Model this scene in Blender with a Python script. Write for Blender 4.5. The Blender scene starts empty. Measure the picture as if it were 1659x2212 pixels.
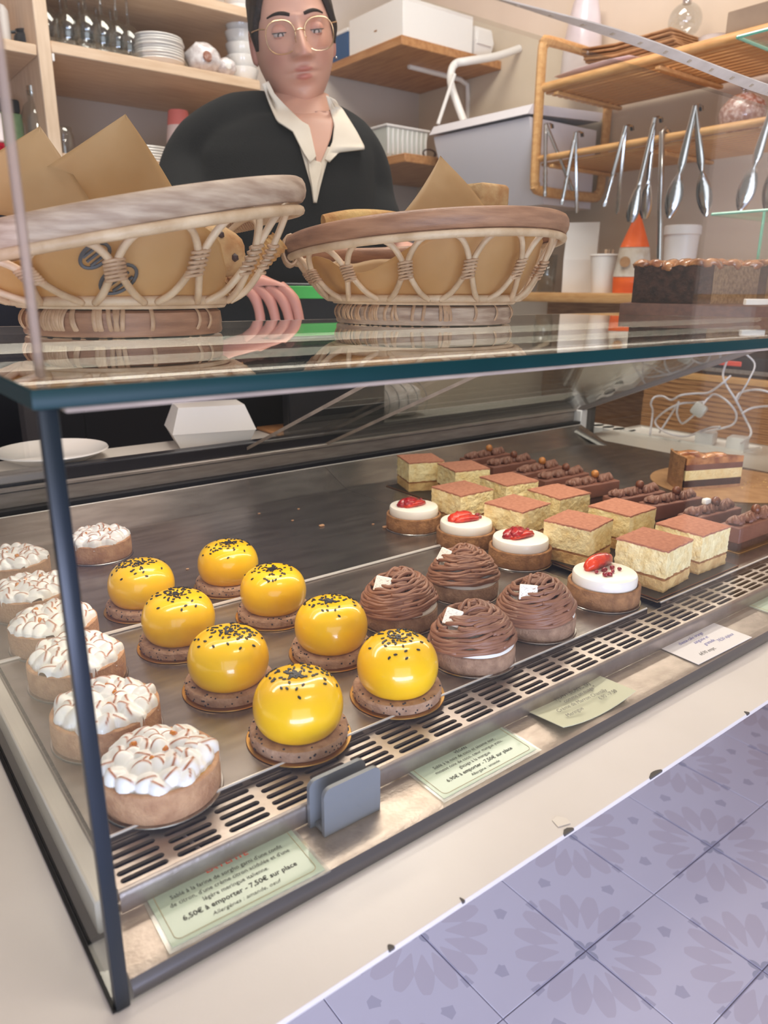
import bpy, bmesh, math, random
from mathutils import Vector, Matrix, Euler, noise
from mathutils.bvhtree import BVHTree
C = bpy.context.scene
COL = C.collection
R_ = random.Random(7)

# ------------------------------------------------------------------ camera
F_PX, W_PX, H_PX = 1593.45, 1659.0, 2212.0
ROT = [[0.79214775, -0.17199032, 0.5855948],
       [-0.61029668, -0.23314545, 0.75708729],
       [0.00631708, -0.95711155, -0.28965077]]      # rows: world axes in camera axes (right, down, forward)
CAM = Vector((-0.06922921, -0.31358525, 0.36))
cd = bpy.data.cameras.new('camera'); cam = bpy.data.objects.new('camera', cd); COL.objects.link(cam)
cd.sensor_fit = 'AUTO'; cd.sensor_width = 36.0; cd.lens = F_PX / H_PX * 36.0
cd.clip_start = 0.01; cd.clip_end = 60
cd.dof.use_dof = True; cd.dof.focus_distance = 0.72; cd.dof.aperture_fstop = 9.0
m = Matrix(((ROT[0][0], -ROT[0][1], -ROT[0][2], CAM.x),
            (ROT[1][0], -ROT[1][1], -ROT[1][2], CAM.y),
            (ROT[2][0], -ROT[2][1], -ROT[2][2], CAM.z), (0, 0, 0, 1)))
cam.matrix_world = m
C.camera = cam
C.view_settings.view_transform = 'Standard'; C.view_settings.look = 'None'
C.view_settings.exposure = -0.38; C.view_settings.gamma = 1.0; C.view_settings.use_curve_mapping = False
C.cycles.transparent_max_bounces = 24; C.cycles.max_bounces = 10

# ------------------------------------------------------------------ world and large lights
w = bpy.data.worlds.new('room_ambience'); C.world = w; w.use_nodes = True
bg = w.node_tree.nodes['Background']; bg.inputs[0].default_value = (0.78, 0.74, 0.72, 1); bg.inputs[1].default_value = 0.36

def area(name, loc, target, sx, sy, power, col):
    l = bpy.data.lights.new(name, 'AREA'); l.shape = 'RECTANGLE'; l.size = sx; l.size_y = sy; l.energy = power; l.color = col
    o = bpy.data.objects.new(name, l); COL.objects.link(o); o.location = loc
    d = Vector(target) - Vector(loc); o.rotation_euler = d.to_track_quat('-Z', 'Y').to_euler()
    return o
area('shop_window_light', (-1.4, -3.6, 0.75), (0.6, 0.3, -0.4), 3.4, 2.6, 80, (0.80, 0.86, 1.0))
area('floor_fill_light', (-0.7, -2.2, -0.33), (0.9, 0.25, -0.67), 2.6, 0.55, 105, (0.60, 0.68, 1.0))  # added bluish fill below counter height, brightens the floor and not the countertop
area('ceiling_lamp_front', (0.5, -0.7, 1.95), (0.5, 0.1, 0), 0.5, 0.25, 12, (1.0, 0.91, 0.82))
area('ceiling_lamp_back', (0.9, 1.0, 1.95), (1.0, 1.2, 0), 1.2, 0.6, 38, (1.0, 0.92, 0.85))

# ------------------------------------------------------------------ helpers
def ray(px, py):
    c = ((px - W_PX / 2), (py - H_PX / 2), F_PX)
    return Vector([sum(r[i] * c[i] for i in range(3)) / F_PX for r in ROT])
def at(px, py, ax, v):            # the point of the plane  axis = v  that the photograph shows at a pixel
    d = ray(px, py); a = 'xyz'.index(ax)
    return CAM + d * ((v - CAM[a]) / d[a])
def dep(px, py, d):               # the point at a given distance along the view axis
    return CAM + ray(px, py) * d
def lin(c):
    if isinstance(c, str): c = tuple(int(c[i:i+2], 16) for i in (0, 2, 4))
    return tuple(((x/255)/12.92 if x/255 <= 0.04045 else ((x/255+0.055)/1.055)**2.4) for x in c) + (1,)

def mat(name, col, rough=0.5, metal=0.0, col2=None, scale=40, bump=0.0, bscale=200, stretch=(1,1,1), spec=0.5, coat=0.0, sub=0.0, lo=0.35, hi=0.65, detail=4, trans=0.0, coords='Object', ior=None):
    m = bpy.data.materials.new(name); m.use_nodes = True; nt = m.node_tree; N = nt.nodes; L = nt.links
    b = N['Principled BSDF']; b.inputs['Base Color'].default_value = lin(col); b.inputs['Roughness'].default_value = rough
    b.inputs['Metallic'].default_value = metal; b.inputs['Specular IOR Level'].default_value = spec
    b.inputs['Coat Weight'].default_value = coat; b.inputs['Coat Roughness'].default_value = 0.05
    if sub: b.inputs['Subsurface Weight'].default_value = sub; b.inputs['Subsurface Radius'].default_value = (0.01, 0.006, 0.003); b.inputs['Subsurface Scale'].default_value = 0.5
    if trans: b.inputs['Transmission Weight'].default_value = trans
    if ior: b.inputs['IOR'].default_value = ior
    if col2 or bump:
        tc = N.new('ShaderNodeTexCoord'); mp = N.new('ShaderNodeMapping'); mp.inputs['Scale'].default_value = stretch
        L.new(tc.outputs[coords], mp.inputs[0])
    if col2:
        n = N.new('ShaderNodeTexNoise'); n.inputs['Scale'].default_value = scale; n.inputs['Detail'].default_value = detail
        L.new(mp.outputs[0], n.inputs['Vector'])
        r = N.new('ShaderNodeValToRGB'); r.color_ramp.elements[0].position = lo; r.color_ramp.elements[1].position = hi
        r.color_ramp.elements[0].color = lin(col); r.color_ramp.elements[1].color = lin(col2)
        L.new(n.outputs[0], r.inputs[0]); L.new(r.outputs[0], b.inputs['Base Color'])
    if bump:
        n2 = N.new('ShaderNodeTexNoise'); n2.inputs['Scale'].default_value = bscale; n2.inputs['Detail'].default_value = 4
        L.new(mp.outputs[0], n2.inputs['Vector'])
        bp = N.new('ShaderNodeBump'); bp.inputs['Strength'].default_value = bump; bp.inputs['Distance'].default_value = 0.002
        L.new(n2.outputs[0], bp.inputs['Height']); L.new(bp.outputs[0], b.inputs['Normal'])
    return m
def attr_mat(name, col, col2, attr, rough=0.5, coat=0.0, sub=0.0, bump=0.0, bscale=300, spec=0.5):     # colour follows a painted mask (toasting, lips)
    m = mat(name, col, rough, bump=bump, bscale=bscale, coat=coat, sub=sub, spec=spec); nt = m.node_tree; N = nt.nodes; L = nt.links
    a = N.new('ShaderNodeAttribute'); a.attribute_name = attr
    mx = N.new('ShaderNodeMix'); mx.data_type = 'RGBA'; mx.inputs[6].default_value = lin(col); mx.inputs[7].default_value = lin(col2)
    L.new(a.outputs['Fac'], mx.inputs[0]); L.new(mx.outputs[2], N['Principled BSDF'].inputs['Base Color'])
    return m
def glass(name, tint=(255, 255, 255), base=0.04, rough=0.0, haze=0.0, mul=1.0, hazecol=(220, 215, 210)):
    m = bpy.data.materials.new(name); m.use_nodes = True; nt = m.node_tree; N = nt.nodes; L = nt.links
    N.remove(N['Principled BSDF']); out = N['Material Output']
    t = N.new('ShaderNodeBsdfTransparent'); t.inputs[0].default_value = lin(tint)
    g = N.new('ShaderNodeBsdfGlossy'); g.inputs['Roughness'].default_value = rough; g.inputs[0].default_value = (1, 1, 1, 1)
    lw = N.new('ShaderNodeLayerWeight'); p = N.new('ShaderNodeMath'); p.operation = 'POWER'; p.inputs[1].default_value = 5
    L.new(lw.outputs['Facing'], p.inputs[0])
    a = N.new('ShaderNodeMath'); a.operation = 'MULTIPLY_ADD'; a.inputs[1].default_value = (1 - base)*mul; a.inputs[2].default_value = base
    L.new(p.outputs[0], a.inputs[0]); mx = N.new('ShaderNodeMixShader')
    L.new(a.outputs[0], mx.inputs[0]); L.new(t.outputs[0], mx.inputs[1]); L.new(g.outputs[0], mx.inputs[2])
    last = mx
    if haze:
        d = N.new('ShaderNodeBsdfDiffuse'); d.inputs[0].default_value = lin(hazecol); m2 = N.new('ShaderNodeMixShader'); m2.inputs[0].default_value = haze
        L.new(mx.outputs[0], m2.inputs[1]); L.new(d.outputs[0], m2.inputs[2]); last = m2
    L.new(last.outputs[0], out.inputs[0])
    return m

class MB:
    def __init__(s): s.v = []; s.f = []; s.mi = []; s.cur = 0; s.att = {}
    def add(s, vs, fs):
        o = len(s.v); s.v += [tuple(x) for x in vs]; s.f += [tuple(i + o for i in f) for f in fs]; s.mi += [s.cur] * len(fs)
        return o
    def box(s, lo, hi, M=None):
        x0, y0, z0 = lo; x1, y1, z1 = hi
        vs = [Vector(p) for p in ((x0,y0,z0),(x1,y0,z0),(x1,y1,z0),(x0,y1,z0),(x0,y0,z1),(x1,y0,z1),(x1,y1,z1),(x0,y1,z1))]
        if M: vs = [M @ p for p in vs]
        s.add(vs, [(0,3,2,1),(4,5,6,7),(0,1,5,4),(1,2,6,5),(2,3,7,6),(3,0,4,7)])
    def rbox(s, lo, hi, r=0.003, seg=2, M=None):
        b = bmesh.new(); bmesh.ops.create_cube(b, size=1)
        for v in b.verts: v.co = Vector([lo[i] + (v.co[i] + .5) * (hi[i] - lo[i]) for i in range(3)])
        bmesh.ops.bevel(b, geom=b.edges[:], offset=r, segments=seg, affect='EDGES', profile=0.5)
        if M: bmesh.ops.transform(b, matrix=M, verts=b.verts)
        s.bm(b)
    def bm(s, b):
        b.verts.index_update(); s.add([v.co.copy() for v in b.verts], [[v.index for v in f.verts] for f in b.faces]); b.free()
    def prism(s, pts, z0, z1, M=None):           # polygon (x,y) extruded along z
        n = len(pts); vs = [Vector((x, y, z0)) for x, y in pts] + [Vector((x, y, z1)) for x, y in pts]
        if M: vs = [M @ p for p in vs]
        s.add(vs, [tuple(range(n-1, -1, -1)), tuple(range(n, 2*n))] + [(i, (i+1) % n, n+(i+1) % n, n+i) for i in range(n)])
    def lathe(s, prof, seg=40, M=None, wob=None, ex=1.0, ey=1.0):
        vs = []; fs = []
        for k, (r, z) in enumerate(prof):
            for i in range(seg):
                a = 2*math.pi*i/seg; rr = r * (1 + (wob(a, z) if wob else 0)); p = Vector((rr*math.cos(a)*ex, rr*math.sin(a)*ey, z))
                vs.append(M @ p if M else p)
        for k in range(len(prof)-1):
            for i in range(seg):
                j = (i+1) % seg; fs.append((k*seg+i, k*seg+j, (k+1)*seg+j, (k+1)*seg+i))
        if prof[0][0] > 1e-6: fs.append(tuple(range(seg-1, -1, -1)))
        if prof[-1][0] > 1e-6: fs.append(tuple((len(prof)-1)*seg + i for i in range(seg)))
        s.add(vs, fs)
    def tube(s, pts, r, seg=8, closed=False, caps=True, flat=None, up=None):    # swept circle; flat=(a,b) gives an ellipse a (side) x b (up)
        pts = [Vector(p) for p in pts]; n = len(pts); rs = r if isinstance(r, (list, tuple)) else [r]*n
        T = []
        for i in range(n):
            if closed: t = pts[(i+1) % n] - pts[i-1]
            else: t = pts[min(i+1, n-1)] - pts[max(i-1, 0)]
            T.append(t.normalized() if t.length > 1e-9 else Vector((0, 0, 1)))
        nrm = None; vs = []
        for i in range(n):
            if up is not None: nrm = Vector(up)
            elif nrm is None: nrm = Vector((0, 0, 1)) if abs(T[i].z) < .9 else Vector((1, 0, 0))
            nn = nrm - T[i] * nrm.dot(T[i])
            if nn.length < 1e-6: nn = T[i].orthogonal()
            nrm = nn.normalized(); bi = T[i].cross(nrm)
            for k in range(seg):
                a = 2*math.pi*k/seg
                if flat: vs.append(pts[i] + bi*(math.cos(a)*flat[0]*rs[i]) + nrm*(math.sin(a)*flat[1]*rs[i]))
                else: vs.append(pts[i] + (bi*math.cos(a) + nrm*math.sin(a))*rs[i])
        fs = []
        for i in range(n if closed else n-1):
            a0 = i*seg; b0 = ((i+1) % n)*seg
            for k in range(seg): fs.append((a0+k, a0+(k+1) % seg, b0+(k+1) % seg, b0+k))
        if caps and not closed:
            fs.append(tuple(range(seg-1, -1, -1))); fs.append(tuple((n-1)*seg + k for k in range(seg)))
        s.add(vs, fs)
    def ico(s, c, r, sub=2, M=None, sq=(1,1,1)):
        b = bmesh.new(); bmesh.ops.create_icosphere(b, subdivisions=sub, radius=1)
        for v in b.verts:
            p = Vector((v.co.x*sq[0], v.co.y*sq[1], v.co.z*sq[2]))*r
            if M: p = M @ p
            v.co = p + Vector(c)
        s.bm(b)
    def grid(s, rows, closed=False):              # rows of points -> quads
        n = len(rows[0]); o = []
        for r in rows: o += r
        fs = []
        for i in range(len(rows)-1):
            for j in range(n if closed else n-1):
                k = (j+1) % n; fs.append((i*n+j, i*n+k, (i+1)*n+k, (i+1)*n+j))
        s.add(o, fs)
    def build(s, name, m, parent=None, smooth=True, kind=None, label=None, loc=None, angle=40):
        me = bpy.data.meshes.new(name); me.from_pydata(s.v, [], s.f); me.update()
        for x in (m if isinstance(m, (list, tuple)) else [m]): me.materials.append(x)
        if any(s.mi): me.polygons.foreach_set('material_index', s.mi)
        for k, vals in s.att.items():
            a = me.attributes.new(k, 'FLOAT', 'POINT'); a.data.foreach_set('value', vals)
        if smooth:
            me.polygons.foreach_set('use_smooth', [True]*len(me.polygons))
            if angle < 180:
                try: me.set_sharp_from_angle(angle=math.radians(angle))
                except Exception: pass
        o = bpy.data.objects.new(name, me); COL.objects.link(o)
        if parent: o.parent = parent
        if loc: o.location = loc
        if kind: o['kind'] = kind
        if label: o['label'] = label
        return o
def tag(o, label, cat, group=None):
    o['label'] = label; o['category'] = cat
    if group: o['group'] = group
    return o
def thing(name, label, cat, loc=(0,0,0), rz=0.0, group=None, rot=None):
    o = bpy.data.objects.new(name, None); COL.objects.link(o); o.empty_display_size = 0.02
    o.location = loc; o.rotation_euler = rot if rot else (0, 0, rz)
    return tag(o, label, cat, group)
def dup(root, loc, rz, label, group=None):
    r = root.copy(); COL.objects.link(r); r.location = loc; r.rotation_euler = (0, 0, rz); r['label'] = label
    if group: r['group'] = group
    for ch in list(root.children):
        c = ch.copy(); COL.objects.link(c); c.parent = r
        for g in list(ch.children):
            d = g.copy(); COL.objects.link(d); d.parent = c
    return r
def struct(name, mb, m, parent=None, smooth=False):
    o = mb.build(name, m, parent, smooth)
    if not parent: o['kind'] = 'structure'
    return o
def spline(pts, n=8, closed=False):               # Catmull-Rom
    pts = [Vector(p) for p in pts]; k = len(pts); out = []
    for i in range(k if closed else k-1):
        if closed: p0, p1, p2, p3 = pts[i-1], pts[i], pts[(i+1) % k], pts[(i+2) % k]
        else: p0, p1, p2, p3 = pts[max(i-1,0)], pts[i], pts[i+1], pts[min(i+2,k-1)]
        for j in range(n):
            t = j/n; out.append(0.5*((2*p1)+(p2-p0)*t+(2*p0-5*p1+4*p2-p3)*t*t+(3*p1-p0-3*p2+p3)*t**3))
    if not closed: out.append(pts[-1])
    return out
def smooth01(x): x = max(0.0, min(1.0, x)); return x*x*(3-2*x)
def text_mesh(body, size, m, parent, loc, name='lettering', align='CENTER', shear=0.0, bold=0.0, rz=0.0, xs=1.0):
    cu = bpy.data.curves.new('t', 'FONT'); cu.body = body; cu.size = size; cu.align_x = align; cu.shear = shear; cu.offset = bold
    cu.resolution_u = 2
    t = bpy.data.objects.new('t', cu); COL.objects.link(t)
    dg = bpy.context.evaluated_depsgraph_get(); me = bpy.data.meshes.new_from_object(t.evaluated_get(dg))
    bpy.data.objects.remove(t); bpy.data.curves.remove(cu)
    me.name = name; me.materials.clear(); me.materials.append(m)
    o = bpy.data.objects.new(name, me); COL.objects.link(o); o.parent = parent; o.location = loc; o.rotation_euler = (0, 0, rz); o.scale = (xs, 1, 1)
    return o
# ------------------------------------------------------------------ materials
M = {}
M['steel'] = mat('brushed_steel', (176,170,165), 0.32, 1.0, (150,144,140), 30, 0.08, 60, (1,12,1))
M['steel_strip'] = mat('worn_steel', (186,172,162), 0.38, 0.75, (164,150,140), 60, 0.15, 300, (1,1.4,1), lo=0.35, hi=0.7)
M['nose'] = mat('nose_dark_reflection', (112,108,110), 0.35, 0.6)  # darker than the strip: a dark reflection put into the nose colour
M['tray'] = mat('tray_steel', (160,152,146), 0.26, 0.9, (136,128,122), 14, 0, 50, (1,5,1))
M['seam'] = mat('lip_painted_shine', (236,230,224), 0.3, 0.4)  # near-white base colour stands in for the shine reflected along the tray lips
M['bar'] = mat('grey_painted_bar', (124,114,110), 0.45)
M['grille'] = mat('grille_steel', (186,174,166), 0.4, 0.85, (168,156,148), 40, 0.1, 300)
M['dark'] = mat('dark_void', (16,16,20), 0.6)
M['navy'] = mat('black_plastic', (22,22,28), 0.35)
M['rail'] = mat('rail_steel', (176,166,158), 0.42, 0.6, (156,146,138), 20, 0.03, 80, (1,8,8))
M['white_lam'] = mat('white_laminate', (222,214,204), 0.28, 0, (214,206,196), 6, 0.03, 400)
M['chip'] = mat('chipped_edge', (82,76,72), 0.7)
M['glass'] = glass('clear_glass', (250,253,251), 0.045)
M['glass_front'] = glass('clear_front_glass', (252,253,252), 0.018, mul=0.6)
M['glass_door'] = glass('sloping_door_glass', (248,250,248), 0.04, mul=0.45)
M['glass_side'] = glass('clear_side_glass', (250,252,250), 0.02, mul=0.35)
M['glass_shelf'] = glass('shelf_glass', (250,251,248), 0.05)
M['glassware'] = glass('glassware', (238,240,240), 0.10)
M['edge'] = mat('green_glass_edge', (10,44,44), 0.35, 0.0, (16,54,54), 6, spec=0.2)
M['edge_dark'] = mat('dark_glass_edge', (26,34,38), 0.3, 0.0, (40,46,56), 9, spec=0.35, stretch=(1,1,0.5))
M['edge_haze'] = glass('hazy_glass_edge', (235,225,215), 0.06, 0.1, haze=0.5, hazecol=(190,170,152))
M['edge_pale'] = mat('pale_glass_edge', (176,158,140), 0.45, 0, (150,134,120), 30, spec=0.3)
M['edge_mint'] = mat('mint_glass_edge', (120,200,165), 0.2, coat=0.5)
M['gold'] = mat('gold_card', (205,160,90), 0.28, 0.9)
M['silver'] = mat('silver_card', (190,186,182), 0.25, 1.0)
M['biscuit'] = mat('speckled_biscuit', (178,142,114), 0.85, 0, (146,112,88), 120, 0.7, 420)
M['biscuit_pale'] = mat('pale_biscuit', (188,152,124), 0.85, 0, (158,122,96), 120, 0.7, 420)
M['server'] = mat('dull_steel', (120,116,114), 0.45, 0.7)
M['speck'] = mat('dark_speck', (58,52,52), 0.7)
M['crust'] = mat('tart_crust', (206,160,120), 0.8, 0, (178,130,94), 90, 0.6, 420)
M['crust_dark'] = mat('cocoa_tart_crust', (176,126,82), 0.85, 0, (142,98,62), 110, 0.8, 420)
M['curd'] = mat('lemon_curd', (206,160,84), 0.35)
M['meringue'] = attr_mat('toasted_meringue', (252,250,246), (170,92,34), 'toast', 0.32, 0.25, 0.1)
M['zest'] = mat('candied_citron', (226,142,40), 0.25, 0, (204,112,30), 200, coat=0.5)
M['glaze'] = mat('mango_glaze', (253,200,0), 0.28, 0, (250,184,0), 14, coat=0.7, sub=0.0, spec=0.4, lo=0.4, hi=0.8)
M['sesame'] = mat('black_sesame', (26,24,26), 0.45)
M['chestnut'] = mat('chestnut_cream', (156,108,82), 0.5, 0, (134,90,68), 60, coat=0.12)
M['cream'] = mat('whipped_cream', (250,244,234), 0.45, sub=0.08)
M['panna'] = mat('white_mousse', (252,242,230), 0.3, sub=0.1, coat=0.15)
M['orange_flesh'] = mat('blood_orange_flesh', (226,58,24), 0.25, 0, (168,18,26), 70, 0.3, 300, coat=0.4)
M['orange_red'] = mat('blood_orange_dark', (184,22,30), 0.25, 0, (110,8,26), 90, 0.3, 300, coat=0.4)
M['orange_grad'] = mat('blood_orange_wedge', (228,64,26), 0.25, 0, (150,16,34), 38, 0.3, 300, coat=0.4, lo=0.42, hi=0.58, detail=2)
M['berry'] = mat('pomegranate_seed', (122,12,30), 0.15, 0, (170,26,44), 120, coat=0.8)
M['mascarpone'] = mat('mascarpone_cream', (255,236,182), 0.65, 0, (238,206,138), 70, 1.0, 300, lo=0.4, hi=0.75)
M['sponge'] = mat('soaked_sponge', (234,198,134), 0.8, 0, (206,160,100), 60, 0.8, 260)
M['coffee'] = mat('coffee_soaked_layer', (178,124,72), 0.8, 0, (140,90,50), 60, 0.8, 260)
M['cocoa'] = mat('cocoa_powder', (190,128,102), 0.95, 0, (172,110,86), 200, 0.6, 900)
M['black_board'] = mat('black_card', (30,27,26), 0.4)
M['bronze'] = mat('bronze_edge', (150,104,72), 0.3, 0.8)
M['choc'] = mat('milk_chocolate', (128,80,64), 0.5, 0, (112,68,54), 30, 0.2, 200)
M['choc_dark'] = mat('chocolate_sponge', (74,42,32), 0.75, 0, (58,32,24), 90, 0.6, 300)
M['ganache'] = mat('piped_ganache', (134,88,70), 0.5, 0, (114,72,56), 80)
M['hazel'] = mat('roasted_hazelnut', (198,128,62), 0.3, 0, (150,86,40), 120)
M['hazel_dark'] = mat('brown_hazelnut', (122,70,46), 0.3, 0, (96,50,34), 120)
M['cane'] = mat('pale_cane', (226,194,160), 0.5, 0, (200,164,128), 40, 0.3, 300, (1,1,1))
M['cane_grey'] = mat('weathered_cane', (206,178,154), 0.5, 0, (164,132,110), 26, 0.3, 240, (1,1,7))
M['cane_dark'] = mat('brown_cane', (182,132,100), 0.42, 0, (150,104,78), 22, 0.25, 200, (1,1,7))
M['wrap'] = mat('split_cane_binding', (212,172,136), 0.5, 0, (182,140,106), 60, 0.2, 300)
M['bread'] = mat('baked_bread', (226,184,116), 0.8, 0, (190,132,72), 40, 0.8, 200)
M['scone'] = mat('golden_scone', (222,184,132), 0.85, 0, (184,130,78), 36, 0.9, 150)
M['raisin'] = mat('raisin', (70,44,44), 0.5)
M['wood'] = mat('pale_wood', (226,196,166), 0.5, 0, (212,178,146), 10, 0.1, 60, (1,8,8))
M['wood_up'] = mat('pale_wood_upright', (228,200,172), 0.5, 0, (214,184,154), 10, 0.1, 60, (8,8,1))
M['wood_warm'] = mat('warm_wood', (196,142,92), 0.45, 0, (172,116,70), 9, 0.1, 60, (8,1,8))
M['bamboo'] = mat('bamboo', (222,172,114), 0.4, 0, (204,150,92), 20, 0.1, 100, (6,1,6))
M['bamboo_panel'] = mat('bamboo_panel', (190,140,92), 0.5, 0, (150,100,60), 14, 0.15, 60, (1,1,14))
M['wall_warm'] = mat('cream_wall', (224,208,186), 0.8, 0, (218,200,178), 3)
M['wall_grey'] = mat('greige_wall', (206,192,182), 0.75, 0, (198,184,174), 3)
M['ceramic'] = mat('white_ceramic', (236,230,224), 0.2, coat=0.4)
M['white_card'] = mat('white_card', (240,234,228), 0.6)
M['white_plastic'] = mat('white_plastic', (236,232,230), 0.35)
M['lav_plastic'] = mat('pale_lavender_plastic', (224,218,222), 0.4)
M['white_paint'] = mat('white_tube', (238,232,226), 0.35)
M['blue_box'] = mat('blue_box', (44,84,130), 0.5)
M['pink'] = mat('coral_pink_cup', (238,128,122), 0.5)
M['palepink'] = mat('pale_pink_cup', (244,218,214), 0.5)
M['kraft'] = mat('kraft_card', (178,134,92), 0.75, 0, (158,114,74), 40)
M['chrome'] = mat('polished_steel', (205,200,196), 0.18, 1.0)
M['orange_bag'] = mat('orange_bag', (240,104,30), 0.3, 0, (226,90,22), 20, 0.5, 60)
M['clear_bag'] = mat('clear_plastic_bag', (214,204,190), 0.25, 0, (190,170,150), 30, 0.8, 60, coat=0.5)
M['loaf'] = mat('wrapped_loaf', (150,94,74), 0.3, 0, (216,190,178), 90, 1.0, 160, coat=0.9, lo=0.42, hi=0.72)
M['cake_dark'] = mat('dark_cake_side', (78,48,36), 0.85, 0, (46,26,19), 90, 1.0, 220)
M['crumb'] = mat('cake_crumb', (160,126,92), 0.9, 0, (118,88,62), 170, 1.0, 420)
M['pear'] = mat('caramel_fruit', (206,142,88), 0.2, 0, (140,78,48), 40, coat=0.8)
M['plank'] = mat('cake_board_wood', (112,70,52), 0.4, 0, (94,58,44), 16, stretch=(1,8,8))
M['clip'] = mat('grey_blue_plastic', (118,121,126), 0.35)
M['card_green'] = mat('pale_green_card', (176,192,172), 0.4, coat=0.25)
M['card_sage'] = mat('sage_card', (198,198,172), 0.6)
M['card_white'] = mat('white_note_paper', (226,220,222), 0.6)
M['laminate'] = glass('laminate_film', (250,252,250), 0.05, 0.12, 0.18)
M['ink'] = mat('black_ink', (52,54,54), 0.6)
M['ink_red'] = mat('coral_ink', (232,92,66), 0.6)
M['ink_blue'] = mat('blue_ink', (96,96,176), 0.6)
M['ink_biro'] = mat('grey_marker', (84,80,80), 0.6)
M['ink_gold'] = mat('gold_line', (196,160,110), 0.5)
M['skin'] = attr_mat('skin', (222,168,144), (196,104,94), 'blush', 0.5, 0.0, 0.12, 0.05, 500)
M['hair'] = mat('dark_brown_hair', (54,36,28), 0.5, 0, (30,20,16), 60, 0.8, 120, (8,8,1))
M['sweater'] = mat('black_jumper', (12,12,13), 0.95, 0, (16,15,17), 200, 0.3, 500)
M['shirt'] = mat('cream_shirt', (244,230,212), 0.8, 0, (236,220,200), 20, 0.1, 100)
M['trouser'] = mat('dark_apron', (26,26,36), 0.8)
M['eye_white'] = mat('eye_white', (220,206,198), 0.25)
M['iris'] = mat('brown_iris', (62,42,34), 0.2)
M['gold_wire'] = mat('gold_wire', (222,184,140), 0.25, 0.9)
M['lens'] = glass('spectacle_lens', (246,240,236), 0.02, mul=0.5)
M['green_tape'] = mat('green_tape', (84,190,90), 0.4)
M['cable'] = mat('white_cable', (226,218,222), 0.4)
M['red_light'] = mat('red_button', (236,84,66), 0.4)
M['led_tape'] = mat('led_tape', (186,172,150), 0.7, 0, (200,186,164), 60, spec=0.2)
M['led_chip'] = mat('led_chip', (172,154,126), 0.4)
M['cardboard'] = mat('grey_cardboard', (150,130,108), 0.8, 0, (138,118,98), 14)
M['floor'] = mat('grey_floor', (150,150,170), 0.4)
M['towel'] = mat('checked_cloth', (200,192,186), 0.85, 0, (176,166,160), 30)
M['dark_glaze'] = mat('dark_ceramic', (52,52,56), 0.4)
M['bag_green'] = mat('green_packet', (134,160,112), 0.5, 0, (112,140,94), 30)
M['paper_base'] = None
def paper_mat():
    m = mat('brown_parchment', (208,174,126), 0.55, 0, (194,156,106), 18, 0.25, 60)
    nt = m.node_tree; N = nt.nodes; L = nt.links; b = N['Principled BSDF']
    tl = N.new('ShaderNodeBsdfTranslucent'); tl.inputs[0].default_value = lin((232,196,136)); mx = N.new('ShaderNodeMixShader'); mx.inputs[0].default_value = 0.42
    L.new(b.outputs[0], mx.inputs[1]); L.new(tl.outputs[0], mx.inputs[2]); L.new(mx.outputs[0], N['Material Output'].inputs[0])
    return m
M['paper'] = paper_mat()
def emit(name, col, s):
    m = bpy.data.materials.new(name); m.use_nodes = True; N = m.node_tree.nodes; b = N['Principled BSDF']
    b.inputs['Base Color'].default_value = lin(col); b.inputs['Emission Color'].default_value = lin(col); b.inputs['Emission Strength'].default_value = s
    return m
M['led_on'] = emit('lit_led_strip', (255,242,222), 5.0)
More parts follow.
